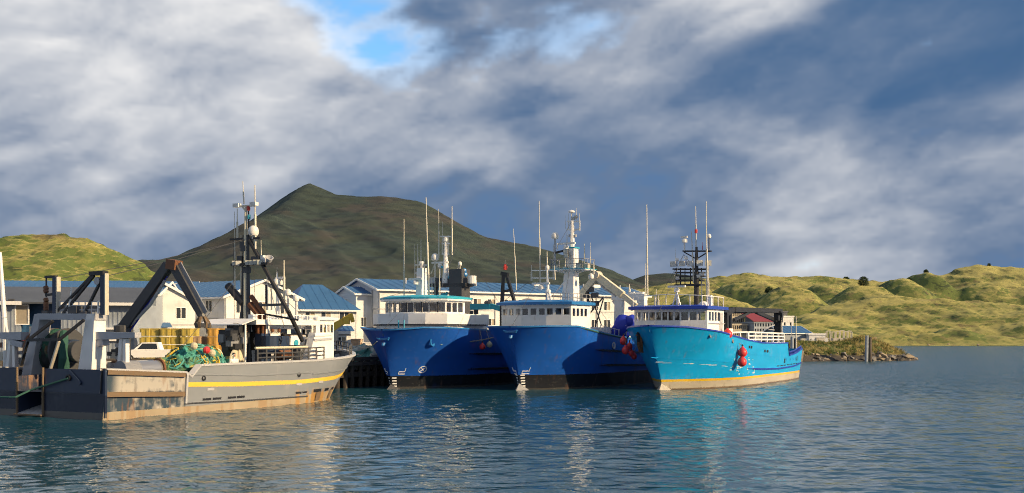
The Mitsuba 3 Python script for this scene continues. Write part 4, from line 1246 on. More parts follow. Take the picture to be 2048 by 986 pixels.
for x, yb, yt, r in ((829.6, 556, 489, 0.045), (835.5, 546, 488, 0.06), (842, 526, 478, 0.045), (849, 546, 515, 0.05)):
    whip(rk, A, g(x, yb), g(x, yt), r)
for x0, x1, yb, yt, r in ((808, 808, 594, 438, 0.055), (858, 852, 594, 395, 0.085), (864, 864, 594, 556, 0.05), (879, 879, 594, 538, 0.06), (870, 870, 594, 556, 0.03)):
    whip(ab, A, g(x0, yb), g(x1, yt), r)
SG = -9.5
g = lambda x, y, s=SG: A.at_s(x, y, s)
q0, q1 = g(906, 600), g(931, 600)
gk = MB().box(SG - 0.7, SG + 0.6, q0[1], q1[1], 2.0, g(0, 571)[2]).build('mast_house', 'dark_steel', ab, A)
MB().bar(g(868, 571), g(938, 570), 1.2, 0.3).build('platform', 'black_steel', gk, A)
q = g(872, 571)
MB().bar(q, [q[0], q[1], 4.9], 0.3, 0.3).build('leg', 'black_steel', gk, A)
mk = MB().tube([g(892, 570), g(891.5, 530), g(891.5, 474)], [0.32, 0.22, 0.1], 8).build('mast', 'white_paint', ab, A)
for y, x0, x1 in ((473, 881, 903), (487, 884, 900), (508, 884, 898)):
    MB().bar(g(x0, y), g(x1, y), 0.1, 0.1).build('crossarm', 'white_paint', mk, A)
MB().lathe(g(891.5, 483), [0, 0, 1], [(0, 0.02), (0, 0.22), (0.3, 0.22), (0.35, 0.02)], 10).build('navigation_light', 'dome_white', mk, A)
for x, yb, yt, r in ((877.5, 515, 418, 0.06), (885, 507, 443, 0.06), (904, 510, 412, 0.07), (897, 508, 470, 0.05)):
    whip(mk, A, g(x, yb), g(x, yt), r)
scanner(mk, A, g(880, 525), 1.7, 1.5, g(880, 560))
MB().bar(g(882, 533), g(893, 538), 0.2, 0.16).build('bracket', 'cyan_trim', mk, A)
dome(mk, A, g(870, 514), 0.31, g(870, 570), pm='whip_white')
dome(mk, A, g(880, 530), 0.18, g(880, 590))
dome(mk, A, g(920, 527), 0.17, g(919, 568), pm='whip_white')
MB().tube([g(917, 533), g(908, 560)], 0.06, 6).build('stay', 'whip_white', mk, A)
MB().tube([g(862, 548), g(870, 528)], 0.06, 6).build('stay', 'whip_white', mk, A)
for x, y in ((867, 561), (892, 561), (877, 562), (902, 563), (913, 562), (925, 560)):
    MB().cbox(g(x, y), 0.4, 0.45 if x not in (867, 892) else 0.55, 0.5).build('equipment_box', 'light_steel' if x in (867, 892) else 'dark_steel', gk, A)
MB().lathe(g(944, 567), [0, 0, 1], [(0, 0.01), (0, 0.33), (0.62, 0.36), (0.66, 0.01)], 12).build('liferaft_canister', 'dome_white', gk, A)
MB().bar(g(936, 571), g(950, 570), 0.3, 0.12).build('shelf', 'dark_steel', gk, A)
for x, y in ((929, 541), (931, 549)):
    MB().ball(g(x, y), [0.22, 0.16, 0.2], 10, 6).build('wrapped_lamp', 'blue_trim', gk, A)
MB().tube([g(929, 545), g(929, 570)], 0.05, 5).build('lamp_post', 'cyan_trim', gk, A)
for a, b_ in (((884, 600), (895, 585)), ((897, 560), (901, 552)), ((876, 592), (890, 588))):
    MB().bar(g(*a), g(*b_), 0.2, 0.2).build('hose_reel', 'cyan_trim', gk, A)
# turquoise deck crane
SC_ = -12.5
g = lambda x, y, s=SC_: A.at_s(x, y, s)
ck = MB().bar(g(938, 614), g(981, 613), 0.5, 0.5).build('crane', 'teal_trim', ab, A, label='turquoise deck crane boom')
MB().bar(g(979, 611), g(1010, 620), 0.4, 0.42).build('outer_boom', 'teal_trim', ck, A)
q = g(952, 618)
MB().tube([q, [q[0], q[1], 2.0]], 0.2, 8).build('pedestal', 'black_steel', ck, A)
for x, y in ((974, 606), (979, 606), (938, 607)):
    MB().ball(g(x, y), [0.3, 0.25, 0.22], 8, 5).build('winch', 'dark_steel', ck, A)
MB().bar(g(935, 626), g(943, 628), 0.5, 0.5).build('counterweight', 'dark_steel', ck, A)
rail(ab, A, np.array([[s, ah.pt(np.array([s]), np.array([3.0]), 1, -0.15)[0][1], float(ah.sheer(s)) + 0.07] for s in np.linspace(-9.7, -16, 6)]), 0.6, 7, 2, 0.03, 'cyan_trim')
for (x, y), m, lab in (((965, 693), 'fender_red', 'pinkish red fender hanging between the two deep blue boats'), ((979, 689), 'fender_cream', 'cream fender hanging between the two deep blue boats')):
    q = A.at_p(x, y, 4.22 if m == 'fender_red' else 4.25)
    fender(lab, A, q, 0.25, 0.27, m, [q[0], 3.95, float(ah.sheer(q[0])) + 0.05])
# mooring lines of the leftmost blue boat
w = lambda f, v: f.w(np.asarray(v, float))
rope('mooring_rope', WORLD, [w(A, ah.pt(np.array([-1.9]), np.array([3.35]), 1, 0.02)[0]), w(A, ah.pt(np.array([-6.5]), np.array([3.85]), 1, 0.25)[0]), w(B, [-4.5, -3.7, 4.2])], 0.035, 'rope_pale', 'pale mooring rope from the leftmost blue bow up to the middle boat', sag=0.15)
rope('mooring_rope', WORLD, [w(A, ah.pt(np.array([1.8]), np.array([3.6]), -1, 0.02)[0]), P(716, 692, 84.5)], 0.035, 'rope_pale', 'pale mooring rope from the leftmost blue bow to the quay', sag=0.3)

# standing rigging
for fr, par, lines in ((B, bb, (((ST, cx, zt), (-1.8, 2.8, 6.6)), ((ST, cx, zt), (-1.9, -2.6, 6.6)), ((ST, cx, zp), (-12.0, 2.8, 3.8)), ((ST, cx, zt), (-14.5, -2.8, 3.8)), ((ST, cx, z2), (1.2, 0.0, 4.75)))),
                       (A, ab, (((SG, -2.2, 8.3), (-2.4, -2.6, 7.0)), ((SG, 0.0, 12.0), (-2.2, 2.8, 7.0)), ((SG, 0.0, 12.0), (-16.0, 2.5, 3.7)), ((SG, -0.5, 11.0), (1.0, 0.0, 4.5)))),
                       (C, cb, (((SM, 0.1, 10.3), (1.8, 0.0, 4.75)), ((SM, 0.1, 10.3), (-5.4, 2.9, 6.3)), ((SM, 0.1, 10.3), (-5.4, -2.9, 6.3)), ((SM, 0.1, 9.8), (-15.5, 2.5, 5.9))))):
    for p0, p1 in lines:
        MB().tube([p0, p1], 0.016, 4).build('stay_wire', 'dark_steel', par, fr)

# ------------------------------------------------------------------ grey stern trawler
GO, GH = np.array([-12.62, 73.79]), np.array([0.47, 0.883])
G = Frame(GO[0], GO[1], GH[0], GH[1])


def grey_extra(p, n, c, a, streak):
    s = (p.x - GO[0]) * G.h[0] + (p.y - GO[1]) * G.h[1]
    # aft quarter: navy paint chafed down to salt-white primer and rust
    aft = smoothstep(-17.0, -17.2, s)
    chafe = fbm(p.x * 2.2, p.y * 2.2, p.z * 2.6, 4)
    runs = fbm(p.x * 4.5, p.y * 4.5, p.z * 0.8, 4)
    q = mix(mi.Color3f(0.035, 0.060, 0.090), mi.Color3f(0.40, 0.38, 0.34), smoothstep(0.36, 0.60, 0.5 * chafe + 0.5 * runs + 0.22 * smoothstep(1.15, 1.30, p.z) - 0.10) * smoothstep(-22.0, -21.3, s))
    q = mix(q, mi.Color3f(0.16, 0.15, 0.14), smoothstep(0.55, 0.70, runs) * 0.6)
    q = mix(q, mi.Color3f(0.24, 0.11, 0.04), smoothstep(0.62, 0.76, streak) * 0.45)
    c = mix(c, q, aft)
    low = mix(mi.Color3f(0.28, 0.22, 0.14), mi.Color3f(0.42, 0.36, 0.26), a)
    low = mix(low, mi.Color3f(0.30, 0.17, 0.07), smoothstep(0.52, 0.66, streak) * 0.5)
    zl = 0.36 + 0.02 * (s + 16) * smoothstep(-16, -4, s) + 0.08 * (a - 0.5)
    c = dr.select(p.z < zl, low, c)
    # rust round the openings amidships
    spot = smoothstep(-8.6, -8.0, s) * smoothstep(-2.2, -3.2, s) * smoothstep(1.0, 0.5, p.z)
    return mix(c, mi.Color3f(0.40, 0.22, 0.06), spot * smoothstep(0.42, 0.60, streak) * 0.85)


worn('grey_hull', (0.215, 0.235, 0.26), (0.33, 0.32, 0.31), 0.5, 0.5, 0.7, extra=grey_extra, bump=(0.47, 0.883))
worn('navy_stern', (0.022, 0.035, 0.068), (0.05, 0.06, 0.08), 0.35, 0.5, 0.8, bottom=[(1.18, (0.008, 0.014, 0.035)), (0.33, (0.10, 0.09, 0.08))])
worn('slip_steel', (0.36, 0.35, 0.35), (0.17, 0.08, 0.045), 0.6, 0.9, 1.2)
worn('slip_wall', (0.015, 0.025, 0.055), (0.26, 0.15, 0.09), 0.6, 0.9, 1.0)
worn('grey_gantry', (0.36, 0.37, 0.40), (0.22, 0.15, 0.10), 0.45, 0.3, 1.2)
worn('white_gantry', (0.74, 0.73, 0.71), (0.35, 0.25, 0.15), 0.4, 0.25, 1.2)
worn('brown_steel', (0.16, 0.07, 0.035), (0.30, 0.14, 0.05), 0.6, 0.7, 2.0)

gb = thing('fishing_trawler', 'weathered grey stern trawler with yellow stripe, dark mast and net drum at the front', 'fishing trawler')
GL, GB = 22.3, 4.45
shz = lambda x, y, p=-4.45: G.at_p(x, y, p)
qs = [shz(320, 752), shz(383, 758), shz(401, 735), shz(520, 731)]
gsh = [(-22.3, 2.40), (-17.2, 2.12), (float(qs[1][0]), 1.88), (float(qs[2][0]), 2.46), (-6.5, 2.52), (-3.0, 2.66), (0, 2.85), (1.7, 3.05)]
gh = Hull(G, GL, GB, 1.7, 3.05, gsh, lew=8.5, led=6.5, wr=0.95, taper=0.03)
gh.shell('hull', 'grey_hull', gb, rows=[0, 0.2, 0.3, 0.36, 0.45, 0.55, 0.65, 0.75, 0.85, 0.93, 1.0])
gh.transom('transom', 'navy_stern', gb, gap=(-0.05, 1.85), label='navy transom plates either side of the stern ramp')
gh.inside(gb, 'dark_steel', 'deck_paint', 'light_steel', lambda s: 1.25 if s < -3 else 2.0)
# stern ramp
mb = MB()
for p, sg in ((1.85, 1), (-0.05, -1)):
    mb.prism([[-22.3, p, 0.0], [-22.3, p, 2.0], [-15.5, p, 2.2], [-15.5, p, 0.9]], [0, 0.06 * sg, 0])
rk = mb.build('stern_ramp', 'slip_wall', gb, G)
MB().prism([[-22.45, -0.05, 0.12], [-22.45, 1.85, 0.12], [-15.5, 1.85, 1.9], [-15.5, -0.05, 1.9]], [0, 0, -0.06]).build('ramp_floor', 'slip_steel', rk, G)
for p in (1.85, -0.05):
    MB().bar([-22.36, p, 0.05], [-22.36, p, 2.45], 0.06, 0.10).build('edge_bar', 'rusty_rail', rk, G)
MB().bar([-22.5, -0.1, 0.1], [-22.5, 1.9, 0.1], 0.08, 0.08).build('sill', 'rusty_rail', rk, G)
for p in (4.35, -4.35):
    MB().bar([-22.33, p, 0.1], [-22.33, p, 2.42], 0.10, 0.12).build('corner_bar', 'navy_stern', gb, G)
# rails and stripe
SIDE = -1
gh.strip('rub_rail', 'rusty_rail', gb, SIDE, [-22.25, -17.3], [2.28, 2.00], 0.22, 0.14)
gh.strip('rub_rail', 'rusty_rail', gb, SIDE, [-22.25, -17.3], [1.22, 1.02], 0.24, 0.16)
for side in (1, -1):
    gh.strip('yellow_stripe', 'yellow_paint', gb, side, [-17.1, -13, -8, -4, -1.6, 0.55], [1.50, 1.36, 1.30, 1.42, 1.66, 1.98], 0.24, 0.02)
    gh.strip('belt_plate', 'grey_hull', gb, side, [-17.1, -12, -7], [2.02, 1.80, 1.82], 0.05, 0.05)
    gh.strip('belt_plate', 'grey_hull', gb, side, [-6.8, -3, 1.2], [1.72, 1.85, 2.2], 0.05, 0.05)
    gh.strip('chine_bar', 'dark_steel', gb, side, [-17.2, -13, -7.2], [0.52, 0.45, 0.42], 0.07, 0.06)
gh.strip('end_plate', 'light_steel', gb, SIDE, [-17.22, -17.1], [1.3, 1.3], 1.55, 0.12)
for s, w in ((-15.9, 0.62), (-15.15, 0.62), (-14.0, 0.62), (-13.3, 0.62), (-8.3, 0.5), (-7.7, 0.45), (-6.6, 0.9), (-5.2, 0.7), (-4.0, 0.75)):
    mb = MB()
    gh.patch(mb, SIDE, s, s + w, 0.60 if s < -8 else 0.62, 0.72 if s < -7 else 0.80, 0.02)
    mb.build('scupper', 'black_steel', gb, G)
for s in (-6.3, -4.2):
    gh.patch(MB(), SIDE, s, s + 0.6, 0.1, 0.62, 0.05).build('doubler_plate', 'rusty_rail', gb, G)
for s, z in ((-15.6, 1.12), (-8.3, 1.1), (-6.2, 1.16), (-1.2, 1.25)):
    mb = MB()
    gh.patch(mb, SIDE, s, s + 0.5, z, z + 0.13, 0.03)
    mb.build('step_plate', 'light_steel', gb, G)
for s, z in ((-15.9, 1.78), (-8.1, 1.72), (-1.4, 2.5)):
    q = gh.pt(np.array([s]), np.array([z]), SIDE, 0.0)[0]
    MB().lathe(q, [0, -1, 0.05], [(0, 0.14), (0.05, 0.14), (0.05, 0.09), (0.0, 0.08), (0.0, 0.01)], 10).build('fairlead', 'black_steel', gb, G)
# inner works of the low waist
for s in (-14.9, -13.9):
    MB().box(s - 0.35, s + 0.35, -4.2, -4.0, 1.25, 1.95).build('locker', 'canvas' if s < -14 else 'brown_steel', gb, G)

# bulwark railing
rs = np.linspace(-11.6, -5.6, 8)
rail(gb, G, np.array([[s, gh.pt(np.array([s]), np.array([2.4]), SIDE, -0.12)[0][1], float(gh.sheer(s)) + 0.05] for s in rs]), 0.72, 9, 3, 0.045, 'dark_steel')
MB().tube(np.array([[s, gh.pt(np.array([s]), np.array([2.4]), SIDE, -0.12)[0][1], float(gh.sheer(s)) + 0.84] for s in np.linspace(-11.8, -7.2, 6)]), 0.07, 6).build('hand_rail', 'cream_paint', gb, G)
rs = np.linspace(-2.3, 1.5, 10)
bp = np.array([[s, gh.pt(np.array([s]), np.array([2.6]), SIDE, -0.12)[0][1], float(gh.sheer(s)) + 0.05] for s in rs])
rail(gb, G, bp, 0.6, 7, 2, 0.04, 'dark_steel')
bp2 = bp.copy()
bp2[:, 1] *= -1
rail(gb, G, bp2, 0.6, 7, 2, 0.04, 'dark_steel')

# stern gantry
SGn = -20.6
g = lambda x, y, s=SGn: G.at_s(x, y, s)


def taper_leg(x0b, x1b, x0t, x1t, yb, yt, s, dep_b, dep_t, m, name, parent):
    a0, a1, b0, b1 = g(x0b, yb, s), g(x1b, yb, s), g(x0t, yt, s), g(x1t, yt, s)
    zb_ = 1.25
    c = [[s - dep_b / 2, a1[1], zb_], [s - dep_b / 2, a0[1], zb_], [s + dep_b / 2, a0[1], zb_], [s + dep_b / 2, a1[1], zb_],
         [s - dep_t / 2, b1[1], b1[2]], [s - dep_t / 2, b0[1], b1[2]], [s + dep_t / 2, b0[1], b1[2]], [s + dep_t / 2, b1[1], b1[2]]]
    return MB().hexa(c).build(name, m, parent, G)


gk = MB().bar(g(86, 633), g(202, 634), 0.7, 0.32).build('stern_gantry', 'grey_gantry', gb, G)
taper_leg(166, 197, 184, 200, 741, 628, SGn, 1.0, 0.7, 'white_gantry', 'leg', gk)
taper_leg(54, 74, 80, 92, 750, 628, SGn, 1.0, 0.7, 'grey_gantry', 'leg', gk)
for dx, (xa, xb) in (('arm', (190, 276)), ('arm', (50, -40))):
    a, b = g(xa, 672), g(xb, 670)
    k = MB().bar(a, b, 0.5, 0.42, 0.4, 0.26).build('side_arm', 'grey_gantry', gk, G)
    e = g(xa + (22 if xb > xa else -22), 684)
    MB().bar(g(xa, 690), e, 0.4, 0.3).build('gusset', 'grey_gantry', gk, G)
    sgn = 1 if xb > xa else -1
    for xt, xb_ in (((245, 236), (252, 253)) if sgn > 0 else ((23, 14), (30, 32))):
        q, q2 = g(xt, 678), g(xb_, 738)
        MB().bar(q, [q2[0], q2[1], 1.25], 0.2, 0.24).build('strut', 'white_gantry', gk, G)
for xa, xb, yb, yt in ((104, 112, 630, 554), (206, 208, 630, 547)):
    q, q2 = g(xb, yb), g(xb, yt)
    MB().bar(q, q2, 0.26, 0.26).build('upper_post', 'navy_paint', gk, G)
    MB().bar([q[0], q[1] - 0.17, q[2]], [q2[0], q2[1] - 0.17, q2[2]], 0.07, 0.24).build('post_face', 'canvas', gk, G)
MB().bar(g(92, 554), g(113, 553), 0.2, 0.12).build('upper_beam', 'black_steel', gk, G)
MB().bar(g(183, 547), g(211, 546), 0.35, 0.2).build('upper_beam', 'black_steel', gk, G)
MB().bar(g(92.5, 554), g(92.5, 594), 0.06, 0.06).build('hanger', 'dark_steel', gk, G)
for a, b in (((186, 549), (116, 622)), ((188, 551), (126, 628)), ((207, 551), (172, 622)), ((92, 590), (110, 588))):
    MB().bar(g(*a), g(*b), 0.12, 0.12).build('stay', 'black_steel', gk, G)
for y in (576, 582, 600, 607, 612, 618):
    MB().tube([g(91 + (y % 3), y - 3), g(93 - (y % 2), y + 3)], 0.13, 6).build('chain_link', 'brown_steel', gk, G)
MB().lathe(g(196, 562) - [0.1, 0, 0], [1, 0, 0], [(0, 0.02), (0, 0.2), (0.2, 0.2), (0.2, 0.02)], 12).build('block', 'light_steel', gk, G)
whip(gk, G, g(138, 640), g(143, 574), 0.09, 'white_paint', 'pole')
rail(gk, G, [[SGn, g(108, 628)[1], g(108, 628)[2]], [SGn, g(196, 628)[1], g(196, 628)[2]]], 0.62, 8, 3, 0.025, 'light_steel')
for x in (196.5, 207.5):
    MB().tube([g(x, 628), g(x, 602)], 0.05, 6).build('ladder', 'white_paint', gk, G)
for y in (603, 615):
    MB().tube([g(196.5, y), g(207.5, y)], 0.04, 6).build('rung', 'white_paint', gk, G)
for x, y in ((148, 620), (153, 619), (95, 628), (172, 630)):
    MB().cbox(g(x, y), 0.4, 0.4, 0.35).build('winch', 'dark_steel', gk, G)
# net hauling arms, the dark frame in front of the drum
nf = MB().bar(g(57, 680, -21.6), g(118, 679, -21.6), 0.16, 0.16).build('hauling_frame', 'black_steel', gb, G)
for a, b in (((55, 681), (106, 642)), ((118, 680), (168, 640)), ((56, 681), (42, 730)), ((118, 682), (100, 741))):
    MB().bar(g(*a, -21.6), g(*b, -21.2), 0.13, 0.13).build('arm', 'black_steel' if b[0] != 100 else 'canvas', nf, G)
# net drum
DS = -19.6
g2 = lambda x, y, s=DS: G.at_s(x, y, s)
c0, c1 = g2(84, 702), g2(160, 702)
ax = np.array([0, -1.0, 0])
cen = np.array([DS, c0[1], c0[2]])
wdt = abs(c1[1] - c0[1])
rad = g2(150, 656)[2] - c0[2]
dk = MB().lathe(cen, ax, [(0, 0.01), (0, 0.55), (wdt, 0.55), (wdt, 0.01)], 20).build('net_drum', 'dark_steel', gb, G)
for f, m in ((0.0, 'brown_steel'), (0.30, 'dark_steel'), (0.66, 'dark_steel')):
    MB().lathe(cen + ax * wdt * f, ax, [(0, 0.3), (0, rad), (0.12, rad), (0.12, 0.3)], 28).build('flange', m, dk, G)
for j in range(8):
    th = j * math.pi / 4
    for f in (0.66, 0.30):
        q = cen + ax * (wdt * f - 0.03)
        MB().bar(q + np.array([math.cos(th), 0, math.sin(th)]) * 0.4, q + np.array([math.cos(th), 0, math.sin(th)]) * rad * 0.97, 0.09, 0.09).build('spoke', 'dark_steel', dk, G)


def net_col(c0_, c1_, c2_):
    def fn(p, n, uv):
        a = fbm(p.x * 6, p.y * 6, p.z * 6, 3)
        b = fbm(p.x * 1.6 + 3, p.y * 1.6, p.z * 1.6, 3)
        c = mix(c0_, c1_, smoothstep(0.4, 0.6, b))
        c = mix(c, c2_, smoothstep(0.56, 0.66, fbm(p.x * 2.1, p.y * 2.1 + 9, p.z * 2.1, 3)))
        return c * (0.45 + 1.0 * a)
    return fn


mat('net_dark', mikit.proc(net_col(mi.Color3f(0.02, 0.09, 0.06), mi.Color3f(0.025, 0.03, 0.03), mi.Color3f(0.14, 0.09, 0.05))), 0.9)
mat('net_teal', mikit.proc(net_col(mi.Color3f(0.05, 0.27, 0.23), mi.Color3f(0.10, 0.20, 0.10), mi.Color3f(0.45, 0.36, 0.10))), 0.9)
for f0, f1, rr in ((0.05, 0.29, 0.82), (0.36, 0.64, 0.93)):
    pr = [(wdt * f0, 0.5)] + [(wdt * (f0 + (f1 - f0) * t), rad * (rr + 0.05 * math.sin(t * 17))) for t in np.linspace(0.02, 0.98, 10)] + [(wdt * f1, 0.5)]
    mb = MB().lathe(cen, ax, pr, 40)
    v = mb.v[0]
    v += 0.10 * (np.stack([meshkit.noise(v * 4.0, k) for k in range(3)], -1) - 0.5)
    tag(mb.build('trawl_net', 'net_dark', None, G, smooth=60), 'dark green trawl net wound on the %s of the stern net drum' % ('inner half' if f0 < 0.1 else 'outer half'), 'trawl net')
tag(MB().tube([g2(128, 664, -19.9), g2(126, 690, -20.2), g2(128, 715, -20.2), g2(127, 742, -20.0)], [0.2, 0.26, 0.26, 0.3], 8).build('trawl_net', 'net_green' if False else 'rope_green', None, G), 'twisted green net bundle hanging over the front of the net drum', 'trawl net')
MB().tube([[DS, c0[1] + 0.3, 1.25], [DS, c0[1] + 0.3, c0[2]]], 0.2, 8).build('bearing', 'navy_paint', dk, G)
MB().lathe(cen + ax * wdt * 0.7, ax, [(0, 0.02), (0, 0.62), (0.5, 0.62), (0.5, 0.02)], 16).build('gearbox', 'navy_paint', dk, G)
# metal winch cylinder on the starboard quarter
cy = [G.at_p(x, y, -3.7) for x, y in ((243, 737), (318, 742))]
d = np.array([cy[1][0] - cy[0][0], 0, 0])
k = MB().lathe([cy[0][0], -3.7, 2.35], [1, 0, 0], [(0, 0.01), (0, 0.42), (d[0] * 0.95, 0.42), (d[0] * 0.95, 0.01)], 20).build('winch_drum', 'bare_metal', gb, G, smooth=40)
MB().lathe([cy[0][0] + d[0] * 0.95, -3.7, 2.35], [1, 0, 0], [(0, 0.02), (0, 0.52), (0.12, 0.52), (0.12, 0.02)], 20).build('flange', 'rust', k, G)
MB().lathe([cy[0][0] - 0.1, -3.7, 2.35], [1, 0, 0], [(0, 0.02), (0, 0.44), (1.0, 0.44), (1.0, 0.02)], 20).build('sleeve', 'grey_steel', k, G)
for f in (0.1, 0.8):
    MB().box(cy[0][0] + d[0] * f, cy[0][0] + d[0] * f + 0.3, -4.0, -3.4, 1.2, 2.0).build('cradle', 'dark_steel', k, G)
r4 = np.random.default_rng(5)
for i in range(14):
    q = g(222 + 20 * r4.random(), 690 + 46 * r4.random(), -18.6)
    MB().cbox(q, 0.3, 0.2 + 0.3 * r4.random(), 0.2 + 0.3 * r4.random()).build('valve_gear', ['canvas', 'dark_steel', 'brown_steel', 'light_steel'][i % 4], gb, G)

# port side: pale pole, boxes and a cover by the rail
g = lambda x, y, s=-19.5: G.at_s(x, y, s)
pk = MB().tube([g(13, 742), g(9, 640), g(0, 505)], [0.16, 0.13, 0.09], 8).build('davit', 'white_gantry', gb, G, label='white pole davit on the port rail')
MB().tube([g(9, 640), g(22, 700)], 0.08, 6).build('brace', 'white_gantry', pk, G)
for x, y, w_, h_, m in ((37, 684, 0.5, 0.25, 'red_paint'), (37, 700, 0.5, 0.5, 'grey_steel'), (66, 708, 0.5, 0.9, 'white_worn'), (70, 660, 0.35, 0.4, 'canvas'), (78, 655, 0.3, 0.3, 'brown_steel'), (8, 690, 0.4, 0.3, 'brown_steel'), (6, 712, 0.6, 0.5, 'canvas'), (50, 722, 0.5, 0.4, 'dark_steel')):
    q = g(x, y, -18.0)
    MB().cbox(q, 0.5, w_, h_).build('gear_box', m, gb, G)
# knuckle boom crane with grab
KS = -17.3
g = lambda x, y, s=KS: G.at_s(x, y, s)
q = g(247, 664)
ck = MB().lathe([q[0], q[1], 1.25], [0, 0, 1], [(0, 0.02), (0, 0.42), (q[2] - 1.5, 0.36), (q[2] - 1.25, 0.5), (q[2] - 0.9, 0.5), (q[2] - 0.85, 0.01)], 14).build('deck_crane', 'dark_steel', gb, G, label='dark knuckle boom crane with hanging grab')
MB().bar(g(246, 660), g(338, 530), 0.42, 0.62, 0.4, 0.5).build('inner_boom', 'dark_steel', ck, G)
MB().bar(g(339, 528), g(357, 531), 0.55, 0.5).build('knuckle', 'brown_steel', ck, G)
MB().bar(g(348, 530), g(404, 630), 0.34, 0.5, 0.3, 0.34).build('outer_boom', 'dark_steel', ck, G)
e0, e1 = g(351, 529), g(406, 626)
MB().bar(e0 + [0, -0.22, 0], e1 + [0, -0.2, 0], 0.06, 0.4, 0.06, 0.28).build('boom_face', 'grey_steel', ck, G)
MB().tube([g(262, 650), g(300, 610), g(330, 561)], 0.09, 6).build('hydraulic_ram', 'light_steel', ck, G)
for o in (0, 4, 8):
    MB().tube([g(252 + o, 662), g(268 + o, 640), g(276 + o, 622), g(300 + o, 592), g(335, 552)], 0.035, 5).build('hose', ('black_steel', 'brown_steel', 'tarp_blue')[o // 4], ck, G)
gq = g(405, 634)
gr = MB().tube([g(404, 628), gq], 0.18, 8).build('grab', 'dark_steel', ck, G)
for j in range(6):
    th = j * math.pi / 3 + 0.3
    dd = np.array([math.cos(th), math.sin(th), 0])
    MB().bar(gq + dd * 0.15, g(405, 646) + dd * 0.36, 0.1, 0.1).bar(g(405, 646) + dd * 0.36, g(405, 656) + dd * 0.3, 0.14, 0.14, 0.1, 0.1).build('tine', 'rusty_rail', ck, G)
MB().lathe(g(405, 655), [0, 0, 1], [(0, 0.02), (0, 0.36), (0.22, 0.38), (0.22, 0.02)], 12).build('tyre_guard', 'dark_steel', ck, G)

# deck house and wheelhouse
gw = [(-4.2, -2.6), (-2.35, -2.6), (-1.9, -1.3), (-1.9, 1.3), (-2.35, 2.6), (-4.2, 2.6)]
wk = house(gb, G, gw, 2.6, 5.0, {0: (4, 0.42, 0.10, 4.22, 4.72, 0.12), 1: (2, 0.1, 0.08, 4.22, 4.72, 0.12), 2: (4, 0.1, 0.1, 4.22, 4.72, 0.14), 3: (2, 0.1, 0.08, 4.22, 4.72, 0.12), 4: (4, 0.1, 0.3, 4.22, 4.72, 0.12), 5: (2, 0.5, 0.5, 4.1, 4.72, 1.0)}, 'white_paint', floor=3.2)
roof_slab(wk, G, [(-4.3, -2.75), (-2.1, -2.75), (-1.3, -1.4), (-1.3, 1.4), (-2.1, 2.75), (-4.3, 2.75)], 5.0, 0.16, 'white_paint', 0.12)
gw2 = [(-8.6, -2.35), (-4.2, -2.35), (-4.2, 2.35), (-6.6, 2.35), (-7.8, 0.4), (-8.6, 0.4)]
hk = house(gb, G, gw2, 1.3, 4.66, {0: (3, 1.3, 0.5, 3.85, 4.42, 0.35)}, 'white_worn', name='deckhouse', floor=3.0)
p0 = G.at_p(638, 648, -2.36)
dr_ = MB().box(-5.0, -4.35, -2.40, -2.36, 3.0, 4.6).build('door', 'grey_steel', hk, G)
MB().box(-4.88, -4.5, -2.425, -2.405, 3.95, 4.4).build('door_window', 'glass_dark', hk, G)
roof_slab(hk, G, [(-10.2, -3.0), (-4.3, -3.0), (-4.3, 3.0), (-7.0, 3.0), (-8.2, 0.5), (-10.2, 0.5)], 4.66, 0.30, 'white_worn', 0.10)
MB().prism([[-10.2, -3.02, 4.95], [-10.2, 0.5, 4.95], [-11.4, 0.5, 4.62], [-11.4, -3.02, 4.62]], [0, 0, 0.05]).build('awning', 'white_worn', hk, G)
for s in (-10.9, -8.9):
    MB().tube([[s, -2.8, 1.3], [s, -2.8, 4.66]], 0.07, 6).build('stanchion', 'white_worn', hk, G)
rail(hk, G, [[-10.1, -2.9, 4.95], [-4.4, -2.9, 4.95]], 0.3, 12, 1, 0.03)
for s in (-9.8, -8.6, -7.2, -5.6, -4.6):
    MB().cbox([s, -2.4, 5.12], 0.4, 0.35, 0.28).build('vent_box', 'white_worn', hk, G)
# white wing bulwark below the wheelhouse
pts = [G.at_p(x, y, -3.8) for x, y in ((617, 721), (667, 719), (664, 668), (631, 665))]
mb = MB().prism([[q[0], -3.8, max(q[2], 2.3)] for q in pts], [0, 0.5, 0])
k = mb.build('wing_bulwark', 'white_paint', gb, G)
q0, q1 = G.at_p(628, 680, -3.83), G.at_p(664, 677, -3.83)
MB().bar(q0, q1, 0.1, 0.13).build('ledge', 'light_steel', k, G)
q0, q1 = G.at_p(629, 671, -3.83), G.at_p(664, 669, -3.83)
MB().bar(q0, q1, 0.1, 0.12).build('ledge', 'white_paint', k, G)
# white hatch coaming, blue lockers and gear on deck
q = G.at_p(592, 686, -2.7)
k = MB().prism([G.at_p(580, 700, -2.75), G.at_p(606, 700, -2.75), G.at_p(612, 671, -2.75), G.at_p(582, 671, -2.75)], [0, 0.5, 0]).build('vent_housing', 'white_worn', gb, G)
MB().lathe(G.at_p(592, 686, -2.76), [0, -1, 0], [(0, 0.01), (0, 0.2), (0.04, 0.2), (0.05, 0.01)], 12).build('porthole', 'teal_trim', k, G)
for x0, x1, yt, m in ((523, 541, 667, 'navy_paint'), (542, 556, 672, 'light_steel'), (558, 578, 672, 'navy_paint')):
    a, b = G.at_p(x0, yt, -2.9), G.at_p(x1, yt, -2.9)
    MB().box(a[0], b[0], -2.9, -2.4, 1.3, a[2]).build('deck_locker', m, gb, G)
a, b = G.at_p(556, 694, -3.2), G.at_p(580, 694, -3.2)
MB().lathe([a[0], -3.2, 2.9], [1, 0, 0], [(0, 0.02), (0, 0.28), (b[0] - a[0], 0.28), (b[0] - a[0], 0.02)], 14).build('cable_drum', 'brown_steel', gb, G)
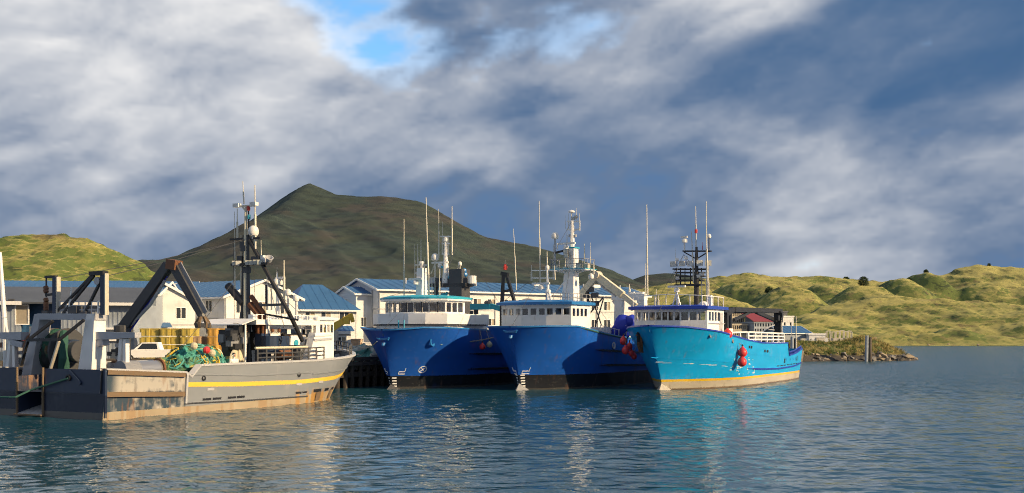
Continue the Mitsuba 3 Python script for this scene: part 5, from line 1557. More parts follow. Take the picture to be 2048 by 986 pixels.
for i, (x, y) in enumerate(((554, 681), (559, 679), (551, 684), (557, 685))):
    MB().tube([G.at_p(x, y, -3.3) + 0.22 * np.array([math.cos(t), 0, math.sin(t)]) for t in np.linspace(0, 6.28, 12)], 0.03, 5).build('valve_wheel', 'black_steel', gb, G)
r5 = np.random.default_rng(12)
for i in range(14):
    x, y = 446 + 40 * r5.random(), 655 + 40 * r5.random()
    q = G.at_p(x, y, -1.5 - r5.random())
    MB().cbox(q, 0.3 + 0.4 * r5.random(), 0.4, 0.3 + 0.4 * r5.random()).build('machinery', ['dark_steel', 'black_steel', 'grey_steel'][i % 3], gb, G)
for x in (470, 462, 482):
    q = G.at_p(x, 690, -1.6)
    MB().box(q[0] - 0.35, q[0] + 0.35, -1.9, -1.2, 1.3, q[2] + 0.2 * (x % 3)).build('winch_stand', 'dark_steel', gb, G)

for i, (x0, x1, y0, y1, p, m) in enumerate(((500, 522, 664, 700, -1.9, 'black_steel'), (560, 604, 668, 676, -2.2, 'black_steel'), (446, 462, 660, 690, -0.9, 'dark_steel'), (462, 486, 650, 668, -1.6, 'black_steel'), (584, 612, 690, 706, -2.9, 'dark_steel'), (530, 552, 655, 667, -2.0, 'black_steel'))):
    a, b = G.at_p(x0, y1, p), G.at_p(x1, y0, p)
    k = MB().box(a[0], b[0], p - 0.35, p + 0.35, a[2], b[2]).build('trawl_winch', m, gb, G)
    for q in (0.2, 0.8):
        MB().lathe([a[0] + (b[0] - a[0]) * q, p - 0.36, (a[2] + b[2]) / 2], [0, -1, 0], [(0, 0.01), (0, 0.3 * (b[2] - a[2])), (0.12, 0.26 * (b[2] - a[2])), (0.13, 0.01)], 10).build('brake_drum', 'brown_steel' if i % 2 else 'grey_steel', k, G)
# dark mast with its yards and lights
MS = -9.3
g = lambda x, y, s=MS: G.at_s(x, y, s)
m0 = g(494, 700)
mk = MB().tube([[m0[0], m0[1], 1.3], g(492.5, 600), g(492, 480), g(491.5, 412)], [0.2, 0.17, 0.13, 0.07], 8).build('mast', 'cream_paint', gb, G, label='tall weathered mast with yards and lamps')
for dx, m, r in ((-0.42, 'black_steel', 0.12), (0.32, 'dark_steel', 0.14)):
    MB().tube([[m0[0] - 0.3, m0[1] - dx * 1.6, 1.3], g(492 + dx * 12, 600), g(492 + dx * 9, 470)], [r, r, r * 0.7], 7).build('mast_leg', m, mk, G)
for x, y in ((472, 411), (506, 408)):
    MB().cbox(g(x + 2, y), 0.3, 0.42, 0.22).build('lamp_box', 'dome_white', mk, G)
MB().bar(g(473, 413), g(509, 411), 0.1, 0.1).build('crossarm', 'whip_white', mk, G)
for x in (483, 500):
    MB().bar(g(x, 412), g(491.5, 422), 0.07, 0.07).build('brace', 'whip_white', mk, G)
MB().bar(g(461, 479), g(521, 476), 0.14, 0.12).build('crossarm', 'black_steel', mk, G)
MB().bar(g(467, 530), g(540, 527), 0.5, 0.14).build('lamp_yard', 'black_steel', mk, G)
for x, y in ((469.5, 526), (477, 526), (496, 525), (504, 525), (512, 524), (520, 524)):
    lamp(mk, G, g(x, y, MS - 0.2), 0.36, face=(-0.7, -0.6), m='dark_steel')
MB().lathe(g(537, 524), (-0.35, -0.5, 0.75), [(0, 0.04), (0.04, 0.15), (0.34, 0.24), (0.35, 0.2), (0.1, 0.1)], 14).build('searchlight', 'light_steel', mk, G)
MB().cbox(g(526, 519), 0.25, 0.2, 0.5).build('lamp_box', 'dome_white', mk, G)
for x, y in ((482, 518), (510, 519), (515, 520), (487, 490), (489, 497), (494, 540)):
    MB().cbox(g(x, y), 0.3, 0.35, 0.35).build('junction_box', 'dark_steel', mk, G)
dome(mk, G, g(507, 461), 0.31, g(506, 478))
MB().lathe(g(497, 421), [0, 0, 1], [(0, 0.01), (0, 0.1), (0.25, 0.1), (0.27, 0.01)], 8).build('navigation_light', 'red_paint', mk, G)
MB().tube([g(497, 421), g(498, 475)], 0.05, 5).build('lamp_pole', 'black_steel', mk, G)
MB().lathe(g(498, 438), [0, 0, 1], [(0, 0.01), (0, 0.1), (0.25, 0.1), (0.27, 0.01)], 8).build('navigation_light', 'teal_trim', mk, G)
for x0, x1, yb, yt, r in ((470, 469, 600, 423, 0.045), (474.5, 474.5, 477, 417, 0.06), (511, 509.5, 500, 370, 0.075), (488, 485.5, 408, 362, 0.045), (482, 482, 590, 470, 0.05), (522.5, 522, 520, 480, 0.03)):
    whip(mk, G, g(x0, yb), g(x1, yt), r)
st = MB().tube([g(499, 480), g(577, 624)], 0.13, 7).tube([g(577, 624), G.at_s(605, 682, -8.0)], 0.13, 7).build('derrick', 'black_steel', mk, G)
MB().bar(g(498, 611), g(570, 609), 0.14, 0.14).build('boom', 'dark_steel', mk, G)
for a, b in (((489, 500), (484, 600)), ((484, 600), (480, 660)), ((494, 480), (497, 690)), ((488, 612), (480, 690)), ((497, 620), (516, 700)), ((532, 611), (532, 570)), ((512, 625), (596, 640))):
    MB().tube([g(*a), g(*b)], 0.06, 5).build('stay', 'black_steel' if a[0] != 494 else 'whip_white', mk, G)
MB().tube([g(456, 571), g(487, 607)], 0.24, 10).build('exhaust_pipe', 'black_steel', gb, G, label='dark slanting exhaust pipe')
for x0, x1, x2, r in ((500, 518, 518, 0.2), (502, 527, 527, 0.14)):
    MB().tube([g(x0, 592 if r < 0.2 else 608), g(x1, 626 if r < 0.2 else 630), g(x1, 634), g(x2, 690)], r, 10).build('exhaust_pipe', 'rust', gb, G, label='rusty bent exhaust pipe')
MB().tube([g(508, 640), g(508, 700)], 0.1, 8).build('exhaust_pipe', 'black_steel', gb, G)
MB().tube([g(540, 672), g(540, 705)], 0.5, 14).build('silencer', 'navy_paint', gb, G)
# small antenna mast on the wheelhouse
q = G.at_s(556, 640, -6.0)
ak2 = MB().tube([[q[0], q[1], 4.9], G.at_s(554, 545, -6.0)], [0.14, 0.05], 7).build('antenna_mast', 'white_paint', gb, G)
scanner(ak2, G, G.at_s(560, 556, -5.8), 1.0, 1.2)
dome(ak2, G, G.at_s(553, 563, -6.0), 0.2)
h_ = lambda x, y: G.at_s(x, y, -6.0)
for x, yb, yt, r in ((568, 600, 520, 0.08), (554, 555, 535, 0.05), (534, 620, 548, 0.08), (543, 620, 560, 0.05)):
    whip(gb, G, h_(x, yb if yb > 590 else yb), h_(x, yt), r)
for x, y in ((576, 584), (592, 596)):
    dome(gb, G, h_(x, y), 0.2, [*h_(x, y)[:2], 4.9])
# reels with pale cheeks
for (x, y), rpx, s in (((471, 692), 36, -11.2), ((432, 690), 33, -12.6)):
    c = G.at_s(x, y, s)
    c[2] = 2.35
    k = MB().lathe(c, [0.35, -1, 0], [(0, 0.02), (0, 0.95), (0.1, 0.95), (0.1, 0.02)], 24).build('net_reel', 'cream_paint', gb, G, label='net reel with pale round cheek plates')
    MB().lathe(c, [-0.35, 1, 0], [(0.0, 0.5), (1.5, 0.5), (1.5, 0.95), (1.6, 0.95), (1.6, 0.02)], 24).build('core', 'net_teal', k, G)
    for j in range(3):
        th = j * math.pi / 3 + 0.4
        e = np.array([math.cos(th) * 0.94, math.cos(th) * 0.33, math.sin(th)]) * 0.85
        MB().bar(c + [0.05, -0.14, 0] - e, c + [0.05, -0.14, 0] + e, 0.08, 0.06).build('spoke', 'canvas', k, G)
mat('teal_rope', (0.10, 0.36, 0.32), 0.9)
# heap of trawl net by the rail
cN = G.at_p(394, 712, -2.9)
Vn, Fn_ = [], []
sph = trimesh.creation.icosphere(4)
v = sph.vertices * np.array([2.2, 1.5, 1.35])
v[:, 2] = np.maximum(v[:, 2], -0.3)
nz = np.stack([meshkit.fbm(v * 1.9, 3, k) for k in range(3)], -1) - 0.5
nz2 = np.stack([meshkit.noise(v * 7.0, k + 5) for k in range(3)], -1) - 0.5
v = v * [1, 0.85, 1] + 1.0 * nz + 0.42 * nz2 + [cN[0], -2.7, 2.05]
k = thing('fishing_net', 'heaped teal and yellow fishing net on the grey trawler deck by the railing', 'fishing net')
MB().add(v, sph.faces).build('net_heap', 'net_teal', k, G, smooth=40)
r6 = np.random.default_rng(3)
mb1, mb2, mb3 = MB(), MB(), MB()
for i in range(210):
    d = r6.normal(size=3)
    d[2] = abs(d[2]) * 0.8
    d /= np.linalg.norm(d)
    c = np.array([cN[0], -2.7, 2.1]) + d * np.array([2.0, 1.2, 1.35])
    t = r6.normal(size=3)
    t -= d * (t @ d)
    t /= np.linalg.norm(t)
    u = np.cross(d, t)
    L = 0.3 + 0.5 * r6.random()
    pts = [c + t * L * a + u * 0.3 * math.sin(3 * a + i) + d * (0.12 - 0.35 * a * a) for a in np.linspace(-1, 1, 8)]
    (mb1, mb3, mb1, mb2, mb3)[i % 5].tube(pts, 0.05 if i < 40 else 0.028, 4)
mb1.build('net_rope', 'rope_green', k, G, kind='stuff')
mb2.build('net_rope', 'yellow_paint', k, G, kind='stuff')
mb3.build('net_rope', 'teal_rope', k, G, kind='stuff')
for (x, y) in ((413, 700), (388, 692), (424, 706)):
    MB().ball(G.at_p(x, y, -4.0), 0.2, 10, 7).build('net_float', 'fender_red' if x == 413 else 'fender_cream', k, G)
# person in white oilskins by the reel
def person(fr, c, face, hgt, top_m, leg_m, label):
    """A standing figure, one skin from feet to head; arms hang a little bent."""
    import manifold3d as m3
    J = {'hip': (0, 0, 0.52), 'chest': (0.01, 0, 0.74), 'neck': (0.0, 0, 0.83), 'head': (0.012, 0, 0.925)}
    def sp(q, r):
        return m3.Manifold.sphere(r * hgt, 14).translate([a * hgt for a in q])
    def bone(a, ra, b, rb):
        return m3.Manifold.batch_hull([sp(a, ra), sp(b, rb)])
    def body(parts):
        out = parts[0]
        for p_ in parts[1:]:
            out = out + p_
        return out
    th = math.atan2(face[1], face[0])
    Rm = np.array([[math.cos(th), -math.sin(th), 0], [math.sin(th), math.cos(th), 0], [0, 0, 1]])
    def put(man, name, m, parent):
        man = man.refine_to_length(0.03)
        me = man.to_mesh()
        t = trimesh.Trimesh(me.vert_properties[:, :3], me.tri_verts)
        trimesh.smoothing.filter_taubin(t, iterations=8)
        MB().add(t.vertices @ Rm.T + c, t.faces).build(name, m, parent, fr, smooth=True)
    k = thing('person', label, 'person')
    torso = [m3.Manifold.batch_hull([sp((0, y, z), r) for y, z, r in ((0.06, 0.52, 0.07), (-0.06, 0.52, 0.07), (0.085, 0.76, 0.06), (-0.085, 0.76, 0.06))])]
    skin = [bone((0, 0, 0.80), 0.034, (0.005, 0, 0.86), 0.032), m3.Manifold.batch_hull([sp((0, 0, 0.945), 0.055), sp((0.02, 0, 0.90), 0.042), sp((-0.012, 0, 0.94), 0.052)]), sp((0.066, 0, 0.922), 0.011)]
    for sd in (1, -1):
        skin += [sp((0.0, sd * 0.055, 0.925), 0.014)]
        torso += [bone((0, sd * 0.125, 0.785), 0.042, (-0.02, sd * 0.155, 0.62), 0.034), bone((-0.02, sd * 0.155, 0.62), 0.034, (0.07, sd * 0.14, 0.50), 0.026)]
        skin += [bone((0.07, sd * 0.14, 0.50), 0.02, (0.10, sd * 0.135, 0.465), 0.022)]
    put(body(skin + torso), 'body', top_m, k)
    legs = []
    for sd in (1, -1):
        legs += [bone((0, sd * 0.055, 0.52), 0.062, (0.015, sd * 0.06, 0.285), 0.046), bone((0.015, sd * 0.06, 0.285), 0.045, (-0.01, sd * 0.062, 0.05), 0.034), bone((-0.015, sd * 0.062, 0.028), 0.03, (0.09, sd * 0.07, 0.022), 0.022)]
    legs.append(m3.Manifold.batch_hull([sp((0, 0.05, 0.55), 0.075), sp((0, -0.05, 0.55), 0.075), sp((0, 0, 0.5), 0.07)]))
    put(body(legs), 'trousers', leg_m, k)
    put(m3.Manifold.batch_hull([sp((-0.005, 0, 0.965), 0.055), sp((-0.025, 0, 0.945), 0.05)]), 'cap', 'black_steel', k)
    face_m = m3.Manifold.batch_hull([sp((0.028, 0, 0.935), 0.040), sp((0.036, 0, 0.905), 0.033)]) + sp((0.074, 0, 0.922), 0.010)
    put(face_m, 'face', 'skin', k)
    return k


mat('skin', (0.45, 0.25, 0.17), 0.5)
q = G.at_p(468, 700, -3.3)
person(G, np.array([q[0], -3.3, 1.27]), (-0.2, -1.0), 1.78, 'white_paint', 'navy_paint', 'person in a white top standing at the trawler rail by the net reel')
# mooring rope of the trawler
rope('mooring_rope', WORLD, [G.w(np.array([-22.4, -1.9, 1.95])), G.w(np.array([-22.6, 0.5, 1.35])), P(30, 795, 53.5), P(-60, 792, 55)], 0.05, 'rope_green', 'green mooring rope led from the navy trawler transom across its stern ramp')
MB().lathe(G.w(np.array([-22.33, -1.85, 1.98])), [-GH[0], -GH[1], 0], [(0, 0.16), (0.08, 0.16), (0.08, 0.09), (0, 0.08)], 12).build('fairlead', 'black_steel', gb)
MB().bar([-22.36, -2.7, 1.7], [-22.36, -1.9, 2.3], 0.05, 0.16).build('weld_strip', 'navy_stern', gb, G)

# wires and falls between mast, gantry and crane
top = g_ = None
M_ = lambda x, y, s: G.at_s(x, y, s)
for a, b in ((M_(492, 478, MS), M_(196, 556, SGn)), (M_(491, 480, MS), M_(104, 560, SGn)), (M_(492, 425, MS), M_(640, 690, -1.0)), (M_(492, 530, MS), M_(330, 735, -16.5)), (M_(495, 530, MS), M_(676, 690, 0.8)), (M_(500, 612, MS), M_(470, 700, -10.8)), (M_(560, 610, MS), M_(575, 690, -8.0)), (M_(530, 611, MS), M_(520, 695, -9.0)), (M_(505, 479, MS), M_(512, 640, -8.0)), (M_(466, 480, MS), M_(470, 690, -10.0)), (M_(518, 478, MS), M_(556, 640, -6.0)), (M_(345, 535, KS), M_(252, 664, KS))):
    MB().tube([a, (a + b) / 2 - [0, 0, 0.12], b], 0.018, 4).build('stay_wire', 'dark_steel', gb, G)

# ------------------------------------------------------------------ quay, sheds and town
worn('pile_wood', (0.055, 0.045, 0.036), (0.11, 0.10, 0.085), 0.9, 0.7, 1.5)
worn('quay_wood', (0.10, 0.085, 0.07), (0.17, 0.155, 0.13), 0.9, 0.7, 1.0)
worn('wall_white', (0.63, 0.64, 0.64), (0.44, 0.44, 0.42), 0.7, 0.6, 0.6)
worn('wall_grey', (0.26, 0.30, 0.35), (0.20, 0.22, 0.25), 0.6, 0.4, 0.5)
worn('roof_blue', (0.035, 0.115, 0.255), (0.06, 0.15, 0.28), 0.45, 0.5, 0.3)
worn('roof_dark', (0.066, 0.075, 0.090), (0.09, 0.10, 0.115), 0.6, 0.4, 0.4)
mat('panel_blue', (0.02, 0.07, 0.16), 0.5)
worn('bin_yellow', (0.42, 0.33, 0.07), (0.30, 0.24, 0.11), 0.6, 0.5, 1.2)
worn('bin_tan', (0.42, 0.30, 0.20), (0.30, 0.22, 0.15), 0.7, 0.5, 1.2)
worn('bin_orange', (0.46, 0.27, 0.06), (0.34, 0.22, 0.09), 0.6, 0.5, 1.2)
worn('concrete', (0.40, 0.36, 0.28), (0.28, 0.25, 0.20), 0.85, 0.5, 0.5)
mat('trim_grey', (0.42, 0.43, 0.44), 0.5)
mat('maroon', (0.22, 0.035, 0.045), 0.6)
mat('glass_house', (0.035, 0.042, 0.05), 0.08)

# quay: deck planks' edge beam and piles; it runs behind the trawler, then back along the leftmost blue boat
CORNER = np.array([-15.0, 81.0])
AFT = np.array([0.49, 0.872])
q0 = thing('quay', 'timber quay on dark piles between the grey trawler and the leftmost blue boat', 'quay')
dp = [(-70, 79.5), (CORNER[0], CORNER[1]), tuple(CORNER + AFT * 32), (-70, CORNER[1] + 26)]
dm = trimesh.creation.extrude_polygon(Polygon(dp), 0.35, engine='earcut')
dm.apply_translation([0, 0, GZ - 0.30])
MB().add(dm.vertices, dm.faces).build('deck', 'quay_wood', q0)
FR1 = Frame(CORNER[0], CORNER[1], -1.0, (79.5 - CORNER[1]) / 55.0)
FR2 = Frame(CORNER[0], CORNER[1], AFT[0], AFT[1])
for fr, L, sd in ((FR1, 55.0, 1), (FR2, 32.0, -1)):
    for z in (1.85, 2.2):
        MB().bar([0, sd * 0.2, z], [L, sd * 0.2, z], 0.35, 0.3).build('bull_rail', 'quay_wood', q0, fr)
    MB().bar([0, sd * 0.1, 1.0], [L, sd * 0.1, 1.0], 0.3, 0.4).build('waler', 'pile_wood', q0, fr)
    for s in np.arange(0.3, L if sd < 0 else 26, 0.95):
        r_ = 0.17 + 0.05 * rng.random()
        MB().tube([[s, sd * 0.22 + 0.12 * rng.random(), -1.0], [s + 0.06 * rng.normal(), sd * 0.2, 2.0 + 0.15 * rng.random()]], r_, 8).build('pile', 'pile_wood', q0, fr)
        if s < 12 or sd > 0:
            MB().tube([[s + 0.4, -sd * 1.8, -1.0], [s + 0.4, -sd * 1.8, 1.4]], 0.17, 6).build('pile', 'pile_wood', q0, fr)
for x in (-18.5, -24.5, -31):
    MB().tube([[x, 80.6, -1], [x, 80.6, 3.1]], 0.24, 8).build('fender_pile', 'pile_wood', q0)


def window(parent, fr, a, b, h, proud=0.05, split=True, m='white_paint', glass='glass_house'):
    """A window: frame with a dark sash and a curtained sash as sub-parts."""
    a, b = np.asarray(a, float), np.asarray(b, float)
    d = (b - a) / np.linalg.norm(b - a)
    n = np.array([d[1], -d[0]])
    x0, x1, z0, z1 = h
    mb = MB()
    w = 0.10

    def bar(u0, u1, v0, v1, k0=-0.06, k1=proud):
        c = []
        for z in (v0, v1):
            for u, k in ((u0, k1), (u1, k1), (u1, k0), (u0, k0)):
                q = a + d * u + n * k
                c.append([q[0], q[1], z])
        mb.hexa(c)
    bar(x0 - w, x0, z0 - w, z1 + w)
    bar(x1, x1 + w, z0 - w, z1 + w)
    bar(x0, x1, z1, z1 + w)
    bar(x0, x1, z0 - w, z0)
    xm = (x0 + x1) / 2
    if split:
        bar(xm - 0.04, xm + 0.04, z0, z1, -0.06, proud - 0.02)
    k = mb.build('window', m, parent, fr)
    if split:
        pane(a, b, (x0, xm - 0.04, z0, z1), 0.045).build('pane', 'glass_house', k, fr)
        pane(a, b, (xm + 0.04, x1, z0, z1), 0.045).build('pane', 'glass_house' if rng.random() < 0.4 else 'curtain', k, fr)
    else:
        pane(a, b, (x0, x1, z0, z1), 0.045).build('pane', glass, k, fr)
    return k


def gable_house(name, label, fr, L, W, ze, zr, front=None, ends=None, wall='wall_white', roof='roof_blue', over=0.5, z0=GZ - 0.3, cat='building', seam=1.2, hip=0.0, trim='roof_blue'):
    """Long house: front wall on p=0 facing -p, ridge along s. front: [(s centre, sill, w, h)], ends: {0/1: [(p centre, sill, w, h)]}."""
    t = thing(name, label, cat)
    sides = {'front': ((0, 0), (L, 0), front or []), 'back': ((L, W), (0, W), []), 'e1': ((L, 0), (L, W), (ends or {}).get(1, [])), 'e0': ((0, W), (0, 0), [(W - c[0], *c[1:]) for c in (ends or {}).get(0, [])])}
    for nm, (a, b, wins) in sides.items():
        hs = [(c[0] - c[2] / 2, c[0] + c[2] / 2, c[1], c[1] + c[3]) for c in wins]
        mb = MB()
        panel(mb, a, b, z0, ze, hs, 0.2)
        if nm in ('e0', 'e1') and hip == 0:
            s_ = 0.0 if nm == 'e0' else L
            g_ = 0.2 if nm == 'e0' else -0.2
            mb.prism([[s_, 0, ze], [s_, W, ze], [s_, W / 2, zr]], [g_, 0, 0])
        mb.build('wall', wall, t, fr)
        for h in hs:
            window(t, fr, a, b, h)
    if L > 3 and wall == 'wall_white':
        for nm, (a, b, wins) in sides.items():
            if nm == 'back':
                continue
            a, b = np.array(a, float), np.array(b, float)
            dd = (b - a) / np.linalg.norm(b - a)
            nn = np.array([dd[1], -dd[0]])
            for z in np.arange(ze - 2.75, GZ + 1.0, -2.9):
                q0, q1 = a + nn * 0.03, b + nn * 0.03
                MB().bar([*q0, z], [*q1, z], 0.06, 0.16).build('belt_board', 'trim_grey', t, fr)
            for u in np.arange(0.12, np.linalg.norm(b - a), 9.6):
                q = a + dd * u + nn * 0.1
                MB().tube([[*q, z0], [*q, ze - 0.1]], 0.07, 6).build('downpipe', 'trim_grey', t, fr)
    sl = (zr - ze) / (W / 2)
    lo = ze - sl * over
    for sgn in (0, 1):
        y0, y1 = (-over, W / 2) if sgn == 0 else (W + over, W / 2)
        xa0, xa1, xb0, xb1 = -over, L + over, -over + hip, L + over - hip
        up = np.array([0, 0, 0.14])
        c = [[xa0, y0, lo + 0.02], [xa1, y0, lo + 0.02], [xb1, y1, zr + 0.02], [xb0, y1, zr + 0.02]]
        k = MB().prism(c, up).build('roof', roof, t, fr)
        sm = MB()
        for x in np.arange(0.3, L, seam):
            f0 = 1.0
            top = min(1.0, (x + over) / max(hip, 1e-6), (L + over - x) / max(hip, 1e-6)) if hip > 0 else 1.0
            sm.bar([x, y0, lo + 0.17], [x, y0 + (y1 - y0) * top, lo + 0.17 + (zr - lo) * top], 0.06, 0.07)
        sm.build('roof_seams', roof, k, fr, kind='stuff')
        MB().bar([-over, y0, lo + 0.02], [L + over, y0, lo + 0.02], 0.14, 0.22).build('gutter', 'white_paint', t, fr)
    if hip > 0:
        for x0, x1 in ((-over, -over + hip), (L + over, L + over - hip)):
            MB().prism([[x0, -over, lo + 0.03], [x0, W + over, lo + 0.03], [x1, W / 2, zr + 0.03]], [0, 0, 0.13]).build('roof_hip', roof, t, fr)
    else:
        for x in (-over - 0.03, L + over + 0.03):
            for y0 in (-over, W + over):
                MB().bar([x, y0, lo + 0.06], [x, W / 2, zr + 0.06], 0.08, 0.28).build('verge_board', 'white_paint', t, fr)
    return t


# long white three-storey house behind the boats
LB = Frame(-18.6, 153.0, 0.83, 0.557)
fw = []
for row, zs in enumerate((8.1, 5.2, 2.3)):
    for i in range(17):
        fw.append((2.2 + i * 2.75 + (0.25 if i % 2 else 0), zs, 1.25, 1.35))
ew = [(c, z, 0.9, 1.3) for z in (8.2, 5.3, 2.4) for c in (3.2, 8.2)]
lb = gable_house('apartment_building', 'long white three storey building with blue metal roof behind the blue boats', LB, 49.0, 11.5, 10.55, 12.1, fw, {0: ew}, seam=1.4, over=0.6)
for s in (6.0, 9.5, 18.0, 23.0, 35.0, 38.5, 46.0):
    MB().tube([[s, 3.2 + 0.3 * (s % 2), 11.0], [s, 3.2 + 0.3 * (s % 2), 12.4]], 0.14, 8).build('vent_pipe', 'light_steel', lb, LB)
for s in (13.5, 14.8, 30.2, 42.0):
    MB().cbox([s, 4.6, 12.15], 1.4, 0.8, 0.5).build('roof_vent', 'white_paint', lb, LB)
# its lower end bay with a roof of its own
EB = Frame(*(LB.w(np.array([-2.4, 2.2, 0]))[:2]), 0.83, 0.557)
gable_house('stair_wing', 'narrow white wing with small blue roof on the end of the long building', EB, 2.4, 6.5, 9.9, 10.9, [(1.2, 5.4, 0.8, 1.2)], {0: [(3.2, 8.0, 0.9, 1.2), (3.2, 5.2, 0.9, 1.2)]}, over=0.35)

# cross-shaped house left of it: shaded wing, lit gable, right wing
AP = P(525, 563, 140)
RD = Frame(AP[0], AP[1], -0.8, 0.6)
# wing frame: origin at the front corner of the lit gable; s runs back-left along the ridge
W1 = 12.0
NW = Frame(*(AP[:2] + np.array([-0.6, -0.8]) * W1 / 2), -0.8, 0.6)


class Flip(Frame):
    """Frame whose p axis runs to the right, for houses whose front faces the other way."""

    def __init__(self, ox, oy, hx, hy):
        super().__init__(ox, oy, hx, hy)
        self.l = -self.l


wing_w = [(c, z, 1.25, 1.4) for z in (8.0 - 0.35, 4.9, 2.1) for c in (3.0, 7.0, 11.0, 15.0)]
# wall facing the camera's left runs from the far end to the gable corner
FW = Frame(*(NW.w(np.array([17.0, 0.0, 0.0]))[:2]), 0.8, -0.6)
gable_house('apartment_building', 'white house with shaded wall of small windows and lit gable end behind the trawler mast', FW, 17.0, W1, 8.9, 11.05, [(17 - c, z - 0.6, 1.2, 1.35) for c, z, _, _ in wing_w], {1: [(2.4, 6.9, 1.2, 1.4), (6.0, 6.9, 1.2, 1.4), (9.6, 6.9, 1.2, 1.4), (2.4, 4.2, 1.2, 1.4), (9.6, 4.2, 1.2, 1.4)]}, over=0.6)
c0 = P(588, 600, 146)
RW = Frame(c0[0], c0[1], 0.6 + 0.25, 0.8 - 0.35)
gable_house('apartment_building', 'white wing with blue hipped roof between the gable and the long building', RW, 8.6, 11.0, 7.75, 11.0, [(2.2, 6.0, 1.3, 1.2), (4.4, 6.0, 1.3, 1.2), (7.0, 6.0, 1.3, 1.2), (2.2, 3.2, 1.3, 1.2), (4.4, 3.2, 1.3, 1.2), (7.0, 3.2, 1.3, 1.2)], {}, over=0.6, hip=3.5)

# white gable house behind the crane
GA = P(326, 567, 128)
WG = 7.6
HG = Frame(*(GA[:2] + np.array([-0.83, -0.557]) * WG / 2 + np.array([-0.557, 0.83]) * 15), 0.557, -0.83)
gw_ = gable_house('house', 'plain white gable house with two windows and blue awning behind the crane boom', HG, 15.0, WG, 8.1, 10.1, [], {1: [(5.9, 6.1, 1.1, 1.2), (5.9, 3.7, 1.1, 1.2)]}, over=0.4)
MB().prism([[15.0, 0.4, 5.5], [15.0, 4.6, 5.5], [15.9, 4.6, 5.0], [15.9, 0.4, 5.0]], [0, 0, 0.08]).build('awning', 'roof_blue', gw_, HG)
MB().tube([[15.1, 3.2, GZ], [15.1, 3.2, 9.0]], 0.05, 6).build('downpipe', 'light_steel', gw_, HG)

# grey clad shed on the left with dark roof
SH = Frame(-62.0, 103.0, 1.0, 0.10)
ShL = 18.8
sh = thing('shed', 'grey ribbed metal shed with dark roof and one white window behind the stern gantry', 'shed')
zs_e, zs_r = 7.15, 9.0
mb = MB()
wx = SH.at_p(44, 618, 0)
panel(mb, (0, 0), (15.3, 0), GZ - 0.3, zs_e, [(wx[0] - 0.55, wx[0] + 0.55, 5.15, 6.9)], 0.2)
mb.build('wall', 'wall_grey', sh, SH)
window(sh, SH, (0, 0), (15.3, 0), (wx[0] - 0.55, wx[0] + 0.55, 5.15, 6.9), split=False, glass='curtain')
mb = MB()
panel(mb, (19.0, 0), (ShL + 7, 0), GZ - 0.3, zs_e - 0.2, [], 0.2)
mb.build('wall', 'wall_grey', sh, SH)
mb = MB()
panel(mb, (15.3, 1.6), (19.0, 1.6), GZ - 0.3, zs_e, [], 0.2)
panel(mb, (15.3, 0.2), (15.3, 1.6), GZ - 0.3, zs_e, [], 0.15)
panel(mb, (19.0, 1.6), (19.0, 0.2), GZ - 0.3, zs_e, [], 0.15)
mb.build('recess_wall', 'panel_blue', sh, SH)
mb = MB()
for a, b, zt in ((0.0, 15.2, zs_e), (19.1, ShL + 7, zs_e - 0.2)):
    for x in np.arange(a + 0.2, b, 0.42):
        if not (abs(x - wx[0]) < 0.7):
            mb.box(x - 0.06, x + 0.06, -0.06, 0.0, GZ - 0.2, zt - 0.02)
        else:
            mb.box(x - 0.06, x + 0.06, -0.06, 0.0, GZ - 0.2, 5.0)
mb.build('cladding_ribs', 'wall_grey', sh, SH, kind='stuff')
MB().prism([[-1, -0.7, zs_e + 0.02], [ShL + 7.5, -0.7, zs_e - 0.15], [ShL + 7.5, 9.5, zs_r - 0.1], [-1, 9.5, zs_r]], [0, 0, 0.16]).build('roof', 'roof_dark', sh, SH)
MB().bar([-1, -0.78, zs_e + 0.05], [15.6, -0.78, zs_e - 0.04], 0.12, 0.36).build('fascia', 'white_paint', sh, SH)
MB().bar([18.7, -0.78, zs_e - 0.05], [ShL + 7.5, -0.78, zs_e - 0.12], 0.12, 0.28).build('fascia', 'white_paint', sh, SH)
mb = MB()
panel(mb, (ShL + 7, 0), (ShL + 7, 9.5), GZ - 0.3, zs_e, [], 0.2)
mb.build('wall', 'wall_grey', sh, SH)
for x, y in ((23, 600), (228, 607)):
    q = SH.at_p(x, y, -0.25)
    MB().cbox(q, 0.5, 0.3, 0.2).build('wall_lamp', 'dark_steel', sh, SH)
q0_, q1_ = SH.at_p(210, 655, 0), SH.at_p(262, 655, 0)
MB().box(q0_[0], q1_[0], -0.5, 0, q0_[2] - 0.2, q0_[2]).build('shelf', 'white_paint', sh, SH)
MB().box(q0_[0], q1_[0], -0.3, 0, q0_[2] - 1.3, q0_[2] - 0.7).build('shelf', 'white_paint', sh, SH)
# blue roofed hall behind
BH = Frame(-75.0, 120.0, 1.0, 0.12)
gable_house('hall', 'long hall with bright blue metal roof rising behind the grey shed', BH, 35.0, 14.0, 8.7, 10.35, [], {}, wall='wall_grey', over=0.5, seam=1.0)
HB2 = Frame(*(P(205, 590, 150)[:2]), 0.83, 0.2)
gable_house('hall', 'blue roofed hall joining the white gable house', HB2, 12.0, 12.0, 9.6, 11.7, [], {}, over=0.5)

